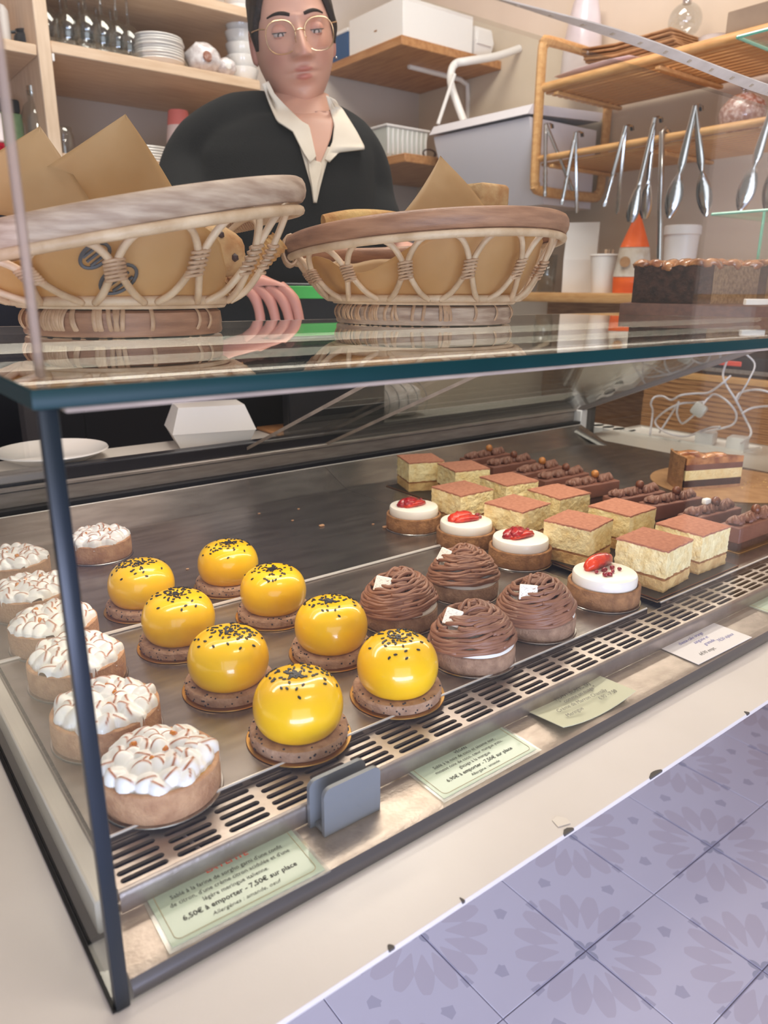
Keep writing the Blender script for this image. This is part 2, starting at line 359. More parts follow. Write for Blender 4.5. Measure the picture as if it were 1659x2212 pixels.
def tile_mat():
    m = bpy.data.materials.new('star_tile_glaze'); m.use_nodes = True; nt = m.node_tree; N = nt.nodes; L = nt.links; b = N['Principled BSDF']
    b.inputs['Roughness'].default_value = 0.22
    tc = N.new('ShaderNodeTexCoord'); sx = N.new('ShaderNodeSeparateXYZ'); L.new(tc.outputs['Object'], sx.inputs[0])
    def math_(op, a, bb=None, c=None):
        n = N.new('ShaderNodeMath'); n.operation = op
        for i, v in enumerate((a, bb, c)):
            if v is None: continue
            if isinstance(v, (int, float)): n.inputs[i].default_value = v
            else: L.new(v, n.inputs[i])
        return n.outputs[0]
    P = 0.193
    u0 = math_('DIVIDE', sx.outputs[0], P); v0 = math_('DIVIDE', sx.outputs[1], P)
    sg = math_('MULTIPLY_ADD', math_('GREATER_THAN', math_('ADD', u0, v0), 0.0), -2.0, 1.0)
    u = math_('ADD', math_('MULTIPLY', u0, sg), 0.5); v = math_('ADD', math_('MULTIPLY', v0, sg), 0.5)
    r = math_('SQRT', math_('ADD', math_('MULTIPLY', u, u), math_('MULTIPLY', v, v))); a = math_('ARCTAN2', v, u)
    pet = math_('ABSOLUTE', math_('SINE', math_('MULTIPLY', a, 8.0)))
    prof = math_('SUBTRACT', 1.0, math_('ABSOLUTE', math_('DIVIDE', math_('SUBTRACT', r, 0.42), 0.2)))
    star = math_('GREATER_THAN', math_('ADD', math_('MULTIPLY', prof, 1.1), pet), 1.05)
    star = math_('MULTIPLY', star, math_('MULTIPLY', math_('GREATER_THAN', r, 0.22), math_('LESS_THAN', r, 0.6)))
    core = math_('LESS_THAN', r, math_('MULTIPLY_ADD', math_('ABSOLUTE', math_('COSINE', math_('MULTIPLY', a, 2.0))), 0.08, 0.04))
    d1 = math_('MULTIPLY', math_('LESS_THAN', math_('ABSOLUTE', math_('SUBTRACT', r, 0.76)), 0.04), math_('GREATER_THAN', math_('COSINE', math_('MULTIPLY_ADD', a, 8.0, math.pi)), 0.86))
    d2 = math_('MULTIPLY', math_('LESS_THAN', math_('ABSOLUTE', math_('SUBTRACT', r, 0.6)), 0.045), math_('GREATER_THAN', math_('COSINE', math_('MULTIPLY', a, 4.0)), 0.97))
    dots = math_('MAXIMUM', d1, d2)
    ln = math_('MULTIPLY', math_('LESS_THAN', math_('MINIMUM', u, v), 0.014), math_('LESS_THAN', r, 0.62))
    def over(base, c, fac, amt):
        mx = N.new('ShaderNodeMix'); mx.data_type = 'RGBA'; L.new(math_('MULTIPLY', fac, amt), mx.inputs[0])
        if isinstance(base, tuple): mx.inputs[6].default_value = base
        else: L.new(base, mx.inputs[6])
        mx.inputs[7].default_value = lin(c); return mx.outputs[2]
    col = over(lin((222,220,234)), (198,188,200), star, 0.45)
    col = over(col, (160,164,184), core, 0.7); col = over(col, (176,174,194), dots, 0.6); col = over(col, (180,178,200), ln, 0.8)
    L.new(col, b.inputs['Base Color'])
    return m
M['tile'] = tile_mat()
M['grout'] = mat('tile_grout', (196,196,214), 0.7)
# ------------------------------------------------------------------ the setting
FZ = -0.67
b = MB(); b.box((-3.2, -4.5, FZ-0.05), (4.2, 3.2, FZ-0.004)); floor = struct('floor', b, M['grout'])
P_ = 0.193; tm = MB(); h = P_/2-0.0008
tm.rbox((-h, -h, -0.006), (h, h, 0.0), 0.0008, 1)
tile0 = None
for i in range(-3, 12):
    for j in range(-3, 4):
        x = 0.772 + P_*i + P_/2; y = 0.036 + P_*j + P_/2
        if tile0 is None: tile0 = o = tm.build('floor_tile', M['tile'], floor, smooth=False)
        else: o = tile0.copy(); COL.objects.link(o)
        o.location = (x, y, FZ); o.rotation_euler = (0, 0, 0 if (i+j) % 2 else math.pi/2)
tile0.rotation_euler = (0, 0, 0 if (-6) % 2 else math.pi/2)
b = MB(); b.box((-1.5, 2.3, FZ), (2.3, 2.36, 2.1)); struct('wall_back', b, M['wall_grey'])
b = MB(); b.box((2.12, -0.9, FZ), (2.18, 2.3, 2.1)); struct('wall_right', b, M['wall_warm'])
b = MB(); b.box((-3.2, -4.5, 2.1), (4.2, 3.2, 2.16)); struct('ceiling', b, M['wall_warm'])

# white counter the case stands on
ct = thing('white_counter', 'white laminate counter slab with chipped front edge, carrying the glass case', 'counter', (0.5, 0.4, 0))
b = MB(); b.rbox((-1.6, -0.0555-0.4, -0.0052), (1.29, 0.47, -0.0003), 0.0012, 2); top = b.build('countertop', M['white_lam'], ct, angle=30)
top.location = (0,0,0)
b = MB(); b.box((-1.6, 0.12, FZ), (1.29, 0.16, -0.0053)); b.build('base_panel', M['white_lam'], ct, smooth=False)
for px, py, wd in ((1225, 1793, 0.010), (1418, 1672, 0.016), (1608, 1537, 0.004), (845, 2047, 0.004), (1000, 1945, 0.002)):
    p = at(px, py, 'z', 0); b = MB()
    x = p.x - 0.5; n = 7
    pts = [(x - wd/2 + wd*k/(n-1), -0.4556 + (0.0008 + 0.0022*math.sin(math.pi*k/(n-1))*(1+0.3*R_.random()))) for k in range(n)] + [(x+wd/2, -0.4562), (x-wd/2, -0.4562)]
    b.prism(pts, -0.0016, 0.00012); b.build('edge_chip', M['chip'], ct, smooth=False)
# loose flake of laminate beside the largest chip
p = at(1215, 1778, 'z', 0); b = MB(); q = [Vector((p.x-0.5, p.y-0.4, 0)) + Vector(d) for d in ((-.006,-.001,0),(-.004,.006,0),(.002,.007,0),(.006,.001,0),(.004,-.004,0))]
b.prism([(v.x, v.y) for v in q], 0.0, 0.0006); b.build('laminate_flake', M['white_lam'], ct, smooth=False)

# ------------------------------------------------------------------ the refrigerated display case
XE = 1.38
case = thing('display_case', 'glass refrigerated pastry display case with slotted steel deck', 'display case', (0, 0, 0))
b = MB()                                            # worn front strip with a rounded nose
prof = [(-0.0095, 0.0006), (-0.0105, 0.004), (-0.0098, 0.008), (-0.007, 0.0112), (-0.003, 0.0122), (0.0, 0.0124), (0.056, 0.0130), (0.056, 0.0006)]
pr = [(y + 0.0115, z) for y, z in prof]
b.grid([[Vector((x, y, z)) for y, z in pr[3:]] for x in (0.0099, XE)]); b.build('front_strip', M['steel_strip'], case, angle=50)
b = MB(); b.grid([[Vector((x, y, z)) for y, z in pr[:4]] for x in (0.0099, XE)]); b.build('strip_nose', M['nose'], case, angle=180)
b = MB(); b.rbox((0.0072, 0.0505, 0.001), (0.0200, 0.77, 0.0262), 0.001, 1); b.build('side_liner', M['white_lam'], case)
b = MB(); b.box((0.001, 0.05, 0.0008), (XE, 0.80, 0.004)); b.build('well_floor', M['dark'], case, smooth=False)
# slotted deck: every slot is a hole
b = MB(); x = 0.0205; ys = [0.0535 - 0.0036, 0.0574, 0.0650, 0.0727, 0.0804, 0.0881]; zt = 0.0285; th = 0.0022
def hole(x0, x1, y0, y1, sx0, sx1, yc, hw):
    n = 6; S = []; Q = []
    for k in range(n+1):
        a = -math.pi/2 + math.pi*k/n; S.append((sx1 - hw + hw*math.cos(a), yc + hw*math.sin(a))); Q.append((x1, y0 + (y1-y0)*k/n))
    for k in range(n+1):
        a = math.pi/2 + math.pi*k/n; S.append((sx0 + hw + hw*math.cos(a), yc + hw*math.sin(a))); Q.append((x0, y1 - (y1-y0)*k/n))
    m_ = len(S); vs = [(p[0], p[1], zt) for p in S] + [(p[0], p[1], zt) for p in Q] + [(p[0], p[1], zt-th) for p in S]
    fs = []
    for k in range(m_):
        j = (k+1) % m_; fs.append((k, m_+k, m_+j, j)); fs.append((k, j, 2*m_+j, 2*m_+k))
    b.add(vs, fs)
while x < XE - 0.03:
    for r_ in range(5):
        y0, y1 = ys[r_], ys[r_+1]; hole(x, x+0.0347, y0, y1, x+0.0072, x+0.0367-0.0005, (y0+y1)/2 + (0.0012 if r_ == 0 else 0), 0.0024) if False else hole(x, x+0.0347, y0, y1, x+0.0030, x+0.0320, (y0+y1)/2 + (0.0010 if r_ == 0 else 0), 0.00235)
    x += 0.0347
xe = x
lip = [(0.0499, zt), (0.0484, zt-0.0006), (0.0474, zt-0.002), (0.0470, zt-0.005), (0.0470, 0.0135)]
b.grid([[Vector((q, y, z)) for y, z in lip] for q in (0.0205, xe)])
b.grid([[Vector((0.0205, y, z)) for y, z in ((0.0499, zt), (0.47, zt))], [Vector((0.0190, y, z)) for y, z in ((0.0499, 0.013), (0.47, 0.013))]])
b.build('slotted_grille', M['grille'], case, angle=40)
b = MB(); b.box((0.0205, 0.088, 0.014), (XE-0.02, 0.70, 0.0265)); b.build('deck', M['steel'], case, smooth=False)
b = MB()                                            # cable seen through the second column of slots
b.tube([(0.075, 0.09, 0.012), (0.079, 0.07, 0.011), (0.083, 0.05, 0.011)], 0.0012, 6); b.build('cable', M['cable'], case)
# panes
b = MB(); b.box((0.0077, 0.0, 0.0005), (XE, 0.006, 0.3138)); b.build('front_pane', M['glass_front'], case, smooth=False)
sp = [(0.0, 0.0005), (0.80, 0.0005), (0.80, 0.090), (0.30, 0.3138), (0.0, 0.3138)]
def yz_prism(pts, x0, x1):
    mb = MB(); n = len(pts); mb.add([(x0, y, z) for y, z in pts] + [(x1, y, z) for y, z in pts], [tuple(range(n-1,-1,-1)), tuple(range(n, 2*n))] + [(i, (i+1) % n, n+(i+1) % n, n+i) for i in range(n)]); return mb
yz_prism(sp, 0.0005, 0.0068).build('side_pane', M['glass_side'], case, smooth=False)
yz_prism(sp, XE, XE+0.008).build('end_pane', M['glass'], case, smooth=False)
b = MB(); b.rbox((0.0, -0.0012, 0.0004), (0.0076, 0.0046, 0.3136), 0.0010, 2); b.build('corner_edge', M['edge_dark'], case)
b = MB(); b.box((-0.0016, 0.0, 0.0002), (0.0004, 0.80, 0.0022)); b.build('gasket', M['dark'], case, smooth=False)
b = MB(); b.box((-0.0005, -0.0015, 0.3139), (XE+0.008, 0.52, 0.3214)); b.build('shelf_pane', M['glass_shelf'], case, smooth=False)
b = MB(); b.rbox((-0.0025, -0.0032, 0.3136), (XE+0.008, -0.0014, 0.3217), 0.0006, 2); b.build('shelf_front_edge', M['edge'], case)
b = MB(); b.rbox((-0.0025, -0.0022, 0.3137), (-0.0006, 0.52, 0.3216), 0.0005, 1); b.build('shelf_side_edge', M['edge'], case)
b = MB(); b.rbox((0.010, -0.0018, 0.3112), (XE, 0.0064, 0.3134), 0.0006, 1); b.build('pane_joint', M['edge_pale'], case)
b = MB(); b.rbox((-0.004, 0.521, 0.3135), (XE+0.004, 0.5235, 0.3215), 0.0006, 1); b.build('shelf_back_edge', M['edge_pale'], case)
# sloping rear: rail, doors, end bar
b = MB(); b.rbox((0.008, 0.795, 0.060), (XE, 0.812, 0.084), 0.002, 1); b.rbox((0.008, 0.79, 0.0845), (XE, 0.80, 0.090), 0.001, 1); b.build('rear_rail', M['rail'], case)
b = MB(); b.rbox((0.008, 0.803, 0.0845), (XE, 0.828, 0.108), 0.002, 1); b.build('door_track', M['navy'], case)
b = MB(); b.box((0.008, 0.776, 0.004), (XE, 0.79, 0.062)); b.build('rear_kick', M['dark'], case, smooth=False)
for sx_ in (0.13, 0.30, 0.47, 0.66, 0.86, 1.06):
    b = MB(); b.lathe([(0.0028, 0), (0.0026, 0.001), (0.0012, 0.0016), (0, 0.0016)], 10, Matrix.Translation((sx_, 0.7758, 0.052)) @ Matrix.Rotation(math.pi/2, 4, 'X')); b.build('screw', M['chrome'], case)
A_ = Vector((0, 0.806, 0.100)); B_ = Vector((0, 0.30, 0.312)); dr = (B_-A_).normalized(); nn = Vector((0, -dr.z, dr.y))
def door(x0, x1, off, edge):
    o = nn*off; mb = MB(); t = nn*0.005
    q = [A_+o, B_+o, B_+o+t, A_+o+t]; mb.add([Vector((x0, p.y, p.z)) for p in q] + [Vector((x1, p.y, p.z)) for p in q], [(3,2,1,0), (4,5,6,7), (0,1,5,4), (1,2,6,5), (2,3,7,6), (3,0,4,7)])
    d = mb.build('rear_door', M['glass_door'], case, smooth=False)
    e = MB(); e.add([Vector((x0 + dx, p.y, p.z)) for dx in (-0.0012, 0.0) for p in q], [(3,2,1,0), (4,5,6,7), (0,1,5,4), (1,2,6,5), (2,3,7,6), (3,0,4,7)]); e.build('pane_edge', M['edge_pale'], d, smooth=False)
door(0.50, XE-0.02, 0.0, 1); door(0.655, XE-0.03, 0.012, 1)
b = MB(); b.add([Vector((x_, p.y, p.z)) for x_ in (XE-0.016, XE-0.002) for p in (A_-nn*0.018-dr*0.02, B_-nn*0.018+dr*0.02, B_+nn*0.022+dr*0.02, A_+nn*0.022-dr*0.02)], [(3,2,1,0), (4,5,6,7), (0,1,5,4), (1,2,6,5), (2,3,7,6), (3,0,4,7)])
b.build('end_bar', M['bar'], case, smooth=False)
b = MB(); b.rbox((XE-0.02, 0.775, 0.004), (XE+0.004, 0.80, 0.088), 0.002, 1); b.build('end_post', M['white_plastic'], case)
# lit strip under the glass shelf
b = MB(); b.rbox((0.004, 0.386, 0.3065), (XE-0.02, 0.404, 0.3138), 0.001, 1); b.build('light_channel', M['led_tape'], case)
b = MB(); b.box((0.006, 0.388, 0.3050), (XE-0.022, 0.402, 0.3064)); strip = b.build('led_strip', M['led_on'], case, smooth=False)
b = MB(); b.box((0.006, 0.3835, 0.3068), (XE-0.022, 0.3858, 0.3136)); b.build('led_diffuser', M['led_on'], case, smooth=False)
area('case_led_light', (0.68, 0.30, 0.304), (0.68, 0.24, 0.0), 1.3, 0.03, 3.2, (1.0, 0.90, 0.78))
# upper tier: upright pane, its left edge and the tape along its top edge
b = MB(); b.box((0.012, 0.030, 0.3218), (XE, 0.036, 0.5055)); b.build('upper_pane', M['glass'], case, smooth=False)
b = MB(); b.rbox((0.0085, 0.0298, 0.3218), (0.0118, 0.0362, 0.5060), 0.001, 1); b.build('upper_pane_edge', M['edge_haze'], case)
zl = at(1400, (0+190)/2 - 0, 'y', 0.03).z
b = MB(); ya = 0.03; p0 = at(1110, 2, 'y', ya); p1 = at(1659, 192, 'y', ya); zz = (p0.z+p1.z)/2
pts = [Vector((x_, ya - 0.001, zz)) for x_ in [0.012 + (XE-0.012)*k/60 for k in range(61)]]
rows = []
for i, p in enumerate(pts):
    tw = 0.5*math.sin(p.x*9.0) ; wdt = 0.0042 + 0.0006*math.sin(p.x*23)
    d1 = Vector((0, math.cos(tw), math.sin(tw)))
    sag = 0.0016*math.sin(p.x*17+1)
    rows.append([p + d1*wdt + Vector((0,0,sag)), p - d1*wdt + Vector((0,0,sag)), p - d1*wdt + Vector((0,0,sag-0.0008)), p + d1*wdt + Vector((0,0,sag-0.0008))])
b.grid(rows, closed=True); tp = b.build('led_tape', M['led_tape'], case)
cb = MB()
for k in range(32):
    p = Vector((0.02 + 0.03*k, ya-0.001, zz)); tw = 0.5*math.sin(p.x*9.0); sag = 0.0016*math.sin(p.x*17+1)
    Mx = Matrix.Translation(p + Vector((0,0,sag-0.0008))) @ Matrix.Rotation(tw, 4, 'X'); cb.box((-0.0013, -0.0013, -0.0006), (0.0013, 0.0013, 0.0002), Mx)
cb.build('led_chips', M['led_chip'], tp, smooth=False, kind='stuff')

# ------------------------------------------------------------------ steel trays
def tray(name, label, x0, x1, y0, y1, back):
    t = thing(name, label, 'tray', (x0, y0, 0.0268)); L_ = x1-x0; D = y1-y0; mb = MB(); z = 0.0052
    sec = [(0.0, 0.0), (0.0, 0.0062), (0.0022, 0.0068), (0.0046, z), (D-0.006, z), (D-0.002, z+0.0012), (D, z+0.0012), (D, 0.0)]
    if back: sec = sec[:4] + [(D-0.012, z), (D-0.004, z+0.002), (D+0.058, 0.032), (D+0.060, 0.0315), (D+0.060, 0.028)]
    mb.grid([[Vector((x_, y, zz_)) for y, zz_ in sec] for x_ in (0.0, L_*0.25, L_*0.5, L_*0.75, L_)]); mb.build('pan', M['tray'], t, angle=30)
    r = MB(); r.tube([(0.0, 0.0012, 0.0068), (L_, 0.0012, 0.0068)], 0.0010, 6); r.build('front_lip', M['seam'], t)
    if back: r = MB(); r.tube([(0.0, D+0.059, 0.0322), (L_, D+0.059, 0.0322)], 0.0009, 6); r.build('rear_lip', M['seam'], t)
    if not back:
        r = MB(); r.tube([(0.0, D-0.001, 0.0072), (L_, D-0.001, 0.0072)], 0.0015, 6); r.build('back_lip', M['seam'], t)
    return t
tray('steel_tray', 'front steel tray under the yellow domes and lemon tarts', 0.022, 0.600, 0.0885, 0.3735, False)
tray('steel_tray', 'bare back steel tray with a raised rear lip behind the yellow domes', 0.022, 0.625, 0.3745, 0.700, True)
tray('steel_tray', 'steel tray under the tiramisu squares and chocolate bars', 0.6255, 1.34, 0.0885, 0.700, True)
# ------------------------------------------------------------------ pastries
TZ = 0.0322
def disc_card(mb, r, t=0.0012):
    mb.lathe([(0, 0), (r, 0), (r+0.0004, t*0.5), (r, t), (0, t)], 56)
def crust_mesh(mb, ro, h, lipr=0.0032, seed=0):
    def wob(a, z): return 0.012*noise.noise(Vector((math.cos(a)*2.2, math.sin(a)*2.2, z*60+seed)))
    mb.lathe([(0, 0), (ro-0.0012, 0), (ro, 0.0014), (ro+0.0003, h*0.5), (ro, h-0.0008), (ro-0.0008, h), (ro-lipr, h), (ro-lipr-0.0004, h-0.003), (0, h-0.0036)], 72, wob=wob)

# --- toasted lemon tarts
def meringue(seed):
    rnd = random.Random(seed); R0 = 0.0315; pet = []; tries = 0
    while len(pet) < 40 and tries < 6000:
        tries += 1
        r = R0*math.sqrt(rnd.random()); a = rnd.uniform(0, 2*math.pi); p = (r*math.cos(a), r*math.sin(a))
        if all((p[0]-q[0])**2 + (p[1]-q[1])**2 > 0.0080**2 for q in pet): pet.append((p[0], p[1], rnd.uniform(0, 6.28), rnd.uniform(0.0074, 0.0098), rnd.uniform(0.0078, 0.0112)))
    NR, NA = 84, 190; rows = []; toast = []
    for i in range(NR+1):
        rr = 0.0395*(i/NR); row = []
        for j in range(NA):
            a = 2*math.pi*j/NA; x, y = rr*math.cos(a), rr*math.sin(a); best = -0.004; tz = 0.0; hb = 1
            for px, py, d, rad, hh in pet:
                dx, dy = x-px, y-py
                if dx*dx+dy*dy > rad*rad: continue
                c, s = math.cos(d), math.sin(d); u = (dx*c+dy*s)/rad; v = (-dx*s+dy*c)/rad
                uc = 0.52 - 0.42*v*v; q = 1 - v*v
                if q <= 0: continue
                if u <= uc: t = (u+1)/(uc+1); f = 0.50 + 0.50*smooth01(t)**1.2 if t > 0 else 0; f *= math.sqrt(max(0.0, min(1.0, t*3.2)))
                else: t = (u-uc)/max(0.08, math.sqrt(q)-uc); f = math.sqrt(max(0.0, 1-t*t))
                val = hh*f*q**0.5
                if val > best: best = val; tz = math.exp(-((u-uc+0.02)/0.10)**2)*smooth01((abs(q)-0.22)/0.4); hb = hh
            lift = 0.0040*(1-(rr/R0)**2) if rr < R0 else 0
            row.append(Vector((x, y, best + max(0, lift)*(best > -0.003)))); toast.append(min(1.0, 1.15*tz))
        rows.append(row)
    mb = MB(); mb.grid(rows, closed=True); mb.att['toast'] = toast; return mb
def lemon_tart(label, loc, seed, rz):
    t = thing('lemon_meringue_tart', label, 'tart', loc, rz, 'toasted meringue tarts along the left side pane')
    mb = MB(); disc_card(mb, 0.0408); mb.build('tart_card', M['silver'], t)
    mb = MB(); crust_mesh(mb, 0.0395, 0.0220, seed=seed)
    mb.build('tart_shell', M['crust'], t, loc=(0, 0, 0.0012))
    mb = MB(); mb.lathe([(0.0, 0.0), (0.0362, 0.0), (0.0362, 0.0002), (0.0, 0.0016)], 48); mb.build('lemon_curd', M['curd'], t, loc=(0, 0, 0.0212))
    mb = meringue(seed); mb.build('meringue_topping', M['meringue'], t, loc=(0, 0, 0.0222), angle=180)
    rnd = random.Random(seed+3)
    for k in range(4):
        mb = MB(); a = k*1.6 + rnd.random(); r = rnd.uniform(0.004, 0.019)
        mb.rbox((-0.0026, -0.0021, -0.0016), (0.0026, 0.0021, 0.0016), 0.0008, 1, Euler((rnd.random(), rnd.random(), rnd.random()*3)).to_matrix().to_4x4())
        mb.build('citron_cube', M['zest'], t, loc=(r*math.cos(a), r*math.sin(a), 0.0318))
    return t
LT = [((0.0735, 0.1165), 'nearest lemon tart with torched white meringue, beside the grille at the glass corner'),
      ((0.066, 0.206), 'second meringue tart back from the front glass, half behind the dark corner edge'),
      ((0.072, 0.303), 'third meringue tart back from the grille in the left column'),
      ((0.075, 0.388), 'fourth meringue tart back, straddling the white seam between the trays'),
      ((0.078, 0.482), 'fifth meringue tart back, dark sided, seen mostly through the side pane'),
      ((0.082, 0.590), 'rearmost meringue tart of the left column, beyond the side pane'),
      ((0.186, 0.610), 'lone lemon meringue tart set apart on the bare back tray')]
lt0 = lemon_tart(LT[0][1], LT[0][0] + (TZ,), 5, 0.4); lt1 = lemon_tart(LT[1][1], LT[1][0] + (TZ,), 11, 1.0)
for k, (xy, lab) in enumerate(LT[2:]): dup(lt0 if k % 2 else lt1, xy + (TZ,), 1.3*k + 0.7, lab)

# --- mango domes
def dome_profile():
    a = 0.0338; pts = [(0, -0.002)]
    keys = [(0.0235, -0.001), (0.0288, 0.0020), (0.0325, 0.0085), (0.0340, 0.0170), (0.0331, 0.0255), (0.0298, 0.0333), (0.0245, 0.0388), (0.0180, 0.0420), (0.0110, 0.0432), (0.0055, 0.0428), (0.0, 0.0424)]
    sp = spline([(r, 0, z) for r, z in keys], 5)
    return [(0, -0.001)] + [(max(p.x, 0.0), p.z) for p in sp]
dprof = dome_profile()
def dome_z(r):
    best = 0.04
    for (r0, z0), (r1, z1) in zip(dprof, dprof[1:]):
        if z0 > 0.016 and min(r0, r1) <= r <= max(r0, r1) and abs(r1-r0) > 1e-7: best = z0 + (z1-z0)*(r-r0)/(r1-r0)
    return best
def dome_cake(label, loc, seed, rz):
    rnd = random.Random(seed)
    t = thing('mango_dome', label, 'cake', loc, rz, 'yellow mirror glazed domes')
    mb = MB(); disc_card(mb, 0.0398); mb.build('cake_card', M['gold'], t)
    mb = MB(); mb.lathe([(0, 0), (0.0358, 0), (0.0372, 0.0014), (0.0374, 0.0072), (0.0362, 0.0088), (0, 0.0092)], 64, wob=lambda a, z: 0.010*noise.noise(Vector((math.cos(a)*4, math.sin(a)*4, z*90+seed))))
    bs = mb.build('biscuit_base', M['biscuit_pale'], t, loc=(0, 0, 0.0012))
    sm = MB()
    for k in range(70):
        a = rnd.uniform(0, 6.28)
        if k < 45: p = Vector((0.0372*math.cos(a), 0.0372*math.sin(a), rnd.uniform(0.0015, 0.0076)))
        else: r = rnd.uniform(0.031, 0.036); p = Vector((r*math.cos(a), r*math.sin(a), 0.0089))
        sm.ico(p, rnd.uniform(0.0006, 0.0011), 1)
    sm.build('sesame_speck', M['speck'], bs, kind='stuff')
    mb = MB(); mb.lathe(dprof, 72); mb.build('glazed_dome', M['glaze'], t, loc=(0, 0, 0.0092), angle=180)
    sm = MB()
    for k in range(92):
        a = rnd.gauss(0.0, 1.5) if k % 3 else rnd.uniform(0, 6.28)
        r = abs(rnd.gauss(0.0, 0.0125)) if k % 5 else rnd.uniform(0.012, 0.030)
        if r > 0.0315: r = 0.02
        z = dome_z(r); dz = (dome_z(r+0.0008)-dome_z(max(0, r-0.0008)))/0.0016
        n = Vector((-dz*math.cos(a), -dz*math.sin(a), 1)).normalized()
        q = n.to_track_quat('Z', 'Y').to_matrix().to_4x4() @ Matrix.Rotation(rnd.uniform(0, 6.28), 4, 'Z')
        sm.ico(Vector((r*math.cos(a), r*math.sin(a), z)) + n*0.0004, 0.00195, 1, q, (1.0, 0.56, 0.36))
    sm.build('sesame_seed', M['sesame'], t, loc=(0, 0, 0.0092), kind='stuff')
    return t
DM = [((0.1805, 0.1135), 'yellow dome nearest the glass, standing by the grille beside the front lemon tart'),
      ((0.2785, 0.116), 'yellow dome at the grille beside the front chestnut cream tart'),
      ((0.171, 0.211), 'yellow dome directly behind the nearest one, seeds ringed on top'),
      ((0.276, 0.212), 'yellow dome between the left hand chestnut tart and the other domes'),
      ((0.169, 0.312), 'yellow dome with an almost bare front, just on the tray seam'),
      ((0.274, 0.317), 'yellow dome of the right column just in front of the rearmost dome'),
      ((0.171, 0.415), 'yellow dome before the lone meringue tart on the back tray'),
      ((0.272, 0.417), 'rearmost yellow dome, with bare steel tray behind it')]
d0 = dome_cake(DM[0][1], DM[0][0] + (TZ,), 3, 1.2); d1 = dome_cake(DM[1][1], DM[1][0] + (TZ,), 8, 1.6)
for k, (xy, lab) in enumerate(DM[2:]): dup(d0 if k % 2 else d1, xy + (TZ,), 0.9*k + 0.5, lab)

# --- chestnut vermicelli tarts
def mont_blanc(label, loc, seed, rz):
    rnd = random.Random(seed)
    t = thing('chestnut_tart', label, 'tart', loc, rz, 'chestnut cream tarts')
    mb = MB(); disc_card(mb, 0.0402); mb.build('tart_card', M['silver'], t)
    mb = MB(); crust_mesh(mb, 0.0388, 0.0165, seed=seed+40); mb.build('tart_shell', M['biscuit'], t, loc=(0, 0, 0.0012))
    mb = MB(); mb.lathe([(0.0, 0.0), (0.0365, 0.0), (0.0376, 0.002), (0.0368, 0.0044), (0.0350, 0.0068), (0.028, 0.0160), (0.015, 0.0255), (0.0, 0.0290)], 56, wob=lambda a, z: 0.02*noise.noise(Vector((math.cos(a)*2, math.sin(a)*2, z*80+seed))))
    mb.build('cream_filling', M['cream'], t, loc=(0, 0, 0.0165), angle=180)
    def R(z): return 0.0385*max(0.0, 1-(z/0.0385)**1.55)**0.62
    mb = MB(); n = 27
    for k in range(n):
        z0 = 0.0010 + 0.0290*(k/n)**1.05; ph = rnd.uniform(0, 6.28); span = rnd.uniform(3.4, 5.6); tilt = rnd.uniform(0.10, 0.30) + 0.03*(k/n); ta = 3.6 + rnd.gauss(0, 0.4)
        pts = []
        for q in range(40):
            f = q/39; a = ph + span*f
            z = z0 + tilt*0.034*math.sin(a-ta)*(1 - 0.5*k/n) + 0.0006*math.sin(7*a+k)
            z = max(-0.0025, min(0.0330, z)); r = R(max(z, 0)) + 0.0010 + 0.0007*math.sin(k*2.4) + 0.0004*math.sin(5*a+k*2)
            pts.append(Vector((r*math.cos(a), r*math.sin(a), z)))
        mb.tube(pts, 0.0021, 7)
    for k in range(9):                               # the swirl on top
        ph = rnd.uniform(0, 6.28); pts = []
        for q in range(26):
            f = q/25; a = ph + 4.2*f; r = 0.0150*(1-f)**0.8 + 0.0015
            pts.append(Vector((r*math.cos(a)+0.002, r*math.sin(a), 0.0290 + 0.0085*f + 0.0012*math.sin(k*1.7))))
        mb.tube(pts, 0.0020, 7)
    for k in range(6):                               # loops folded across the crown
        a0 = rnd.uniform(-0.6, 1.0) + 0.4; w_ = 0.006 + 0.003*rnd.random(); o = (k-2.5)*0.0034
        pts = [Vector((math.cos(a0)*u*0.022 - math.sin(a0)*o, math.sin(a0)*u*0.022 + math.cos(a0)*o, 0.0345 - 0.012*u*u + 0.002*math.cos(u*3))) for u in [(-1 + 2*q/15) for q in range(16)]]
        mb.tube(pts, 0.0020, 7)
    mb.build('chestnut_strands', M['chestnut'], t, loc=(0, 0, 0.0178), angle=180)
    a = math.radians(188)
    SR = 0.0235
    mb = MB(); mb.rbox((-0.0088, -0.0078, -0.0011), (0.0088, 0.0078, 0.0011), 0.0008, 1)
    sh = mb.build('meringue_shard', M['cream'], t, loc=(SR*math.cos(a), SR*math.sin(a), 0.0455)); sh.rotation_euler = Vector((-0.72, -0.42, 0.55)).to_track_quat('Z', 'Y').to_euler()
    sm = MB()
    for k in range(40): sm.ico((rnd.uniform(-0.0068, 0.0068), rnd.uniform(-0.006, 0.006), 0.0010), 0.00028, 1)
    sm.build('cocoa_dust', M['choc'], sh, kind='stuff')
    mb = MB(); mb.rbox((-0.004, -0.003, -0.003), (0.004, 0.003, 0.003), 0.0015, 2); mb.build('candied_chestnut', M['hazel_dark'], t, loc=(0.014, 0.004, 0.0495))
    return t
MT = [((0.375, 0.125), 'chestnut strand tart at the grille behind the handwritten week-end card', -0.3),
      ((0.472, 0.133), 'chestnut strand tart at the grille next to the pomegranate tart', 0.15),
      ((0.372, 0.229), 'chestnut strand tart beside the yellow domes with a broad meringue shard', -0.1),
      ((0.475, 0.243), 'rear chestnut strand tart in front of the blood orange tarts', -0.6)]
mt0 = mont_blanc(MT[0][1], MT[0][0] + (TZ,), 21, MT[0][2]); mt1 = mont_blanc(MT[1][1], MT[1][0] + (TZ,), 33, MT[1][2])
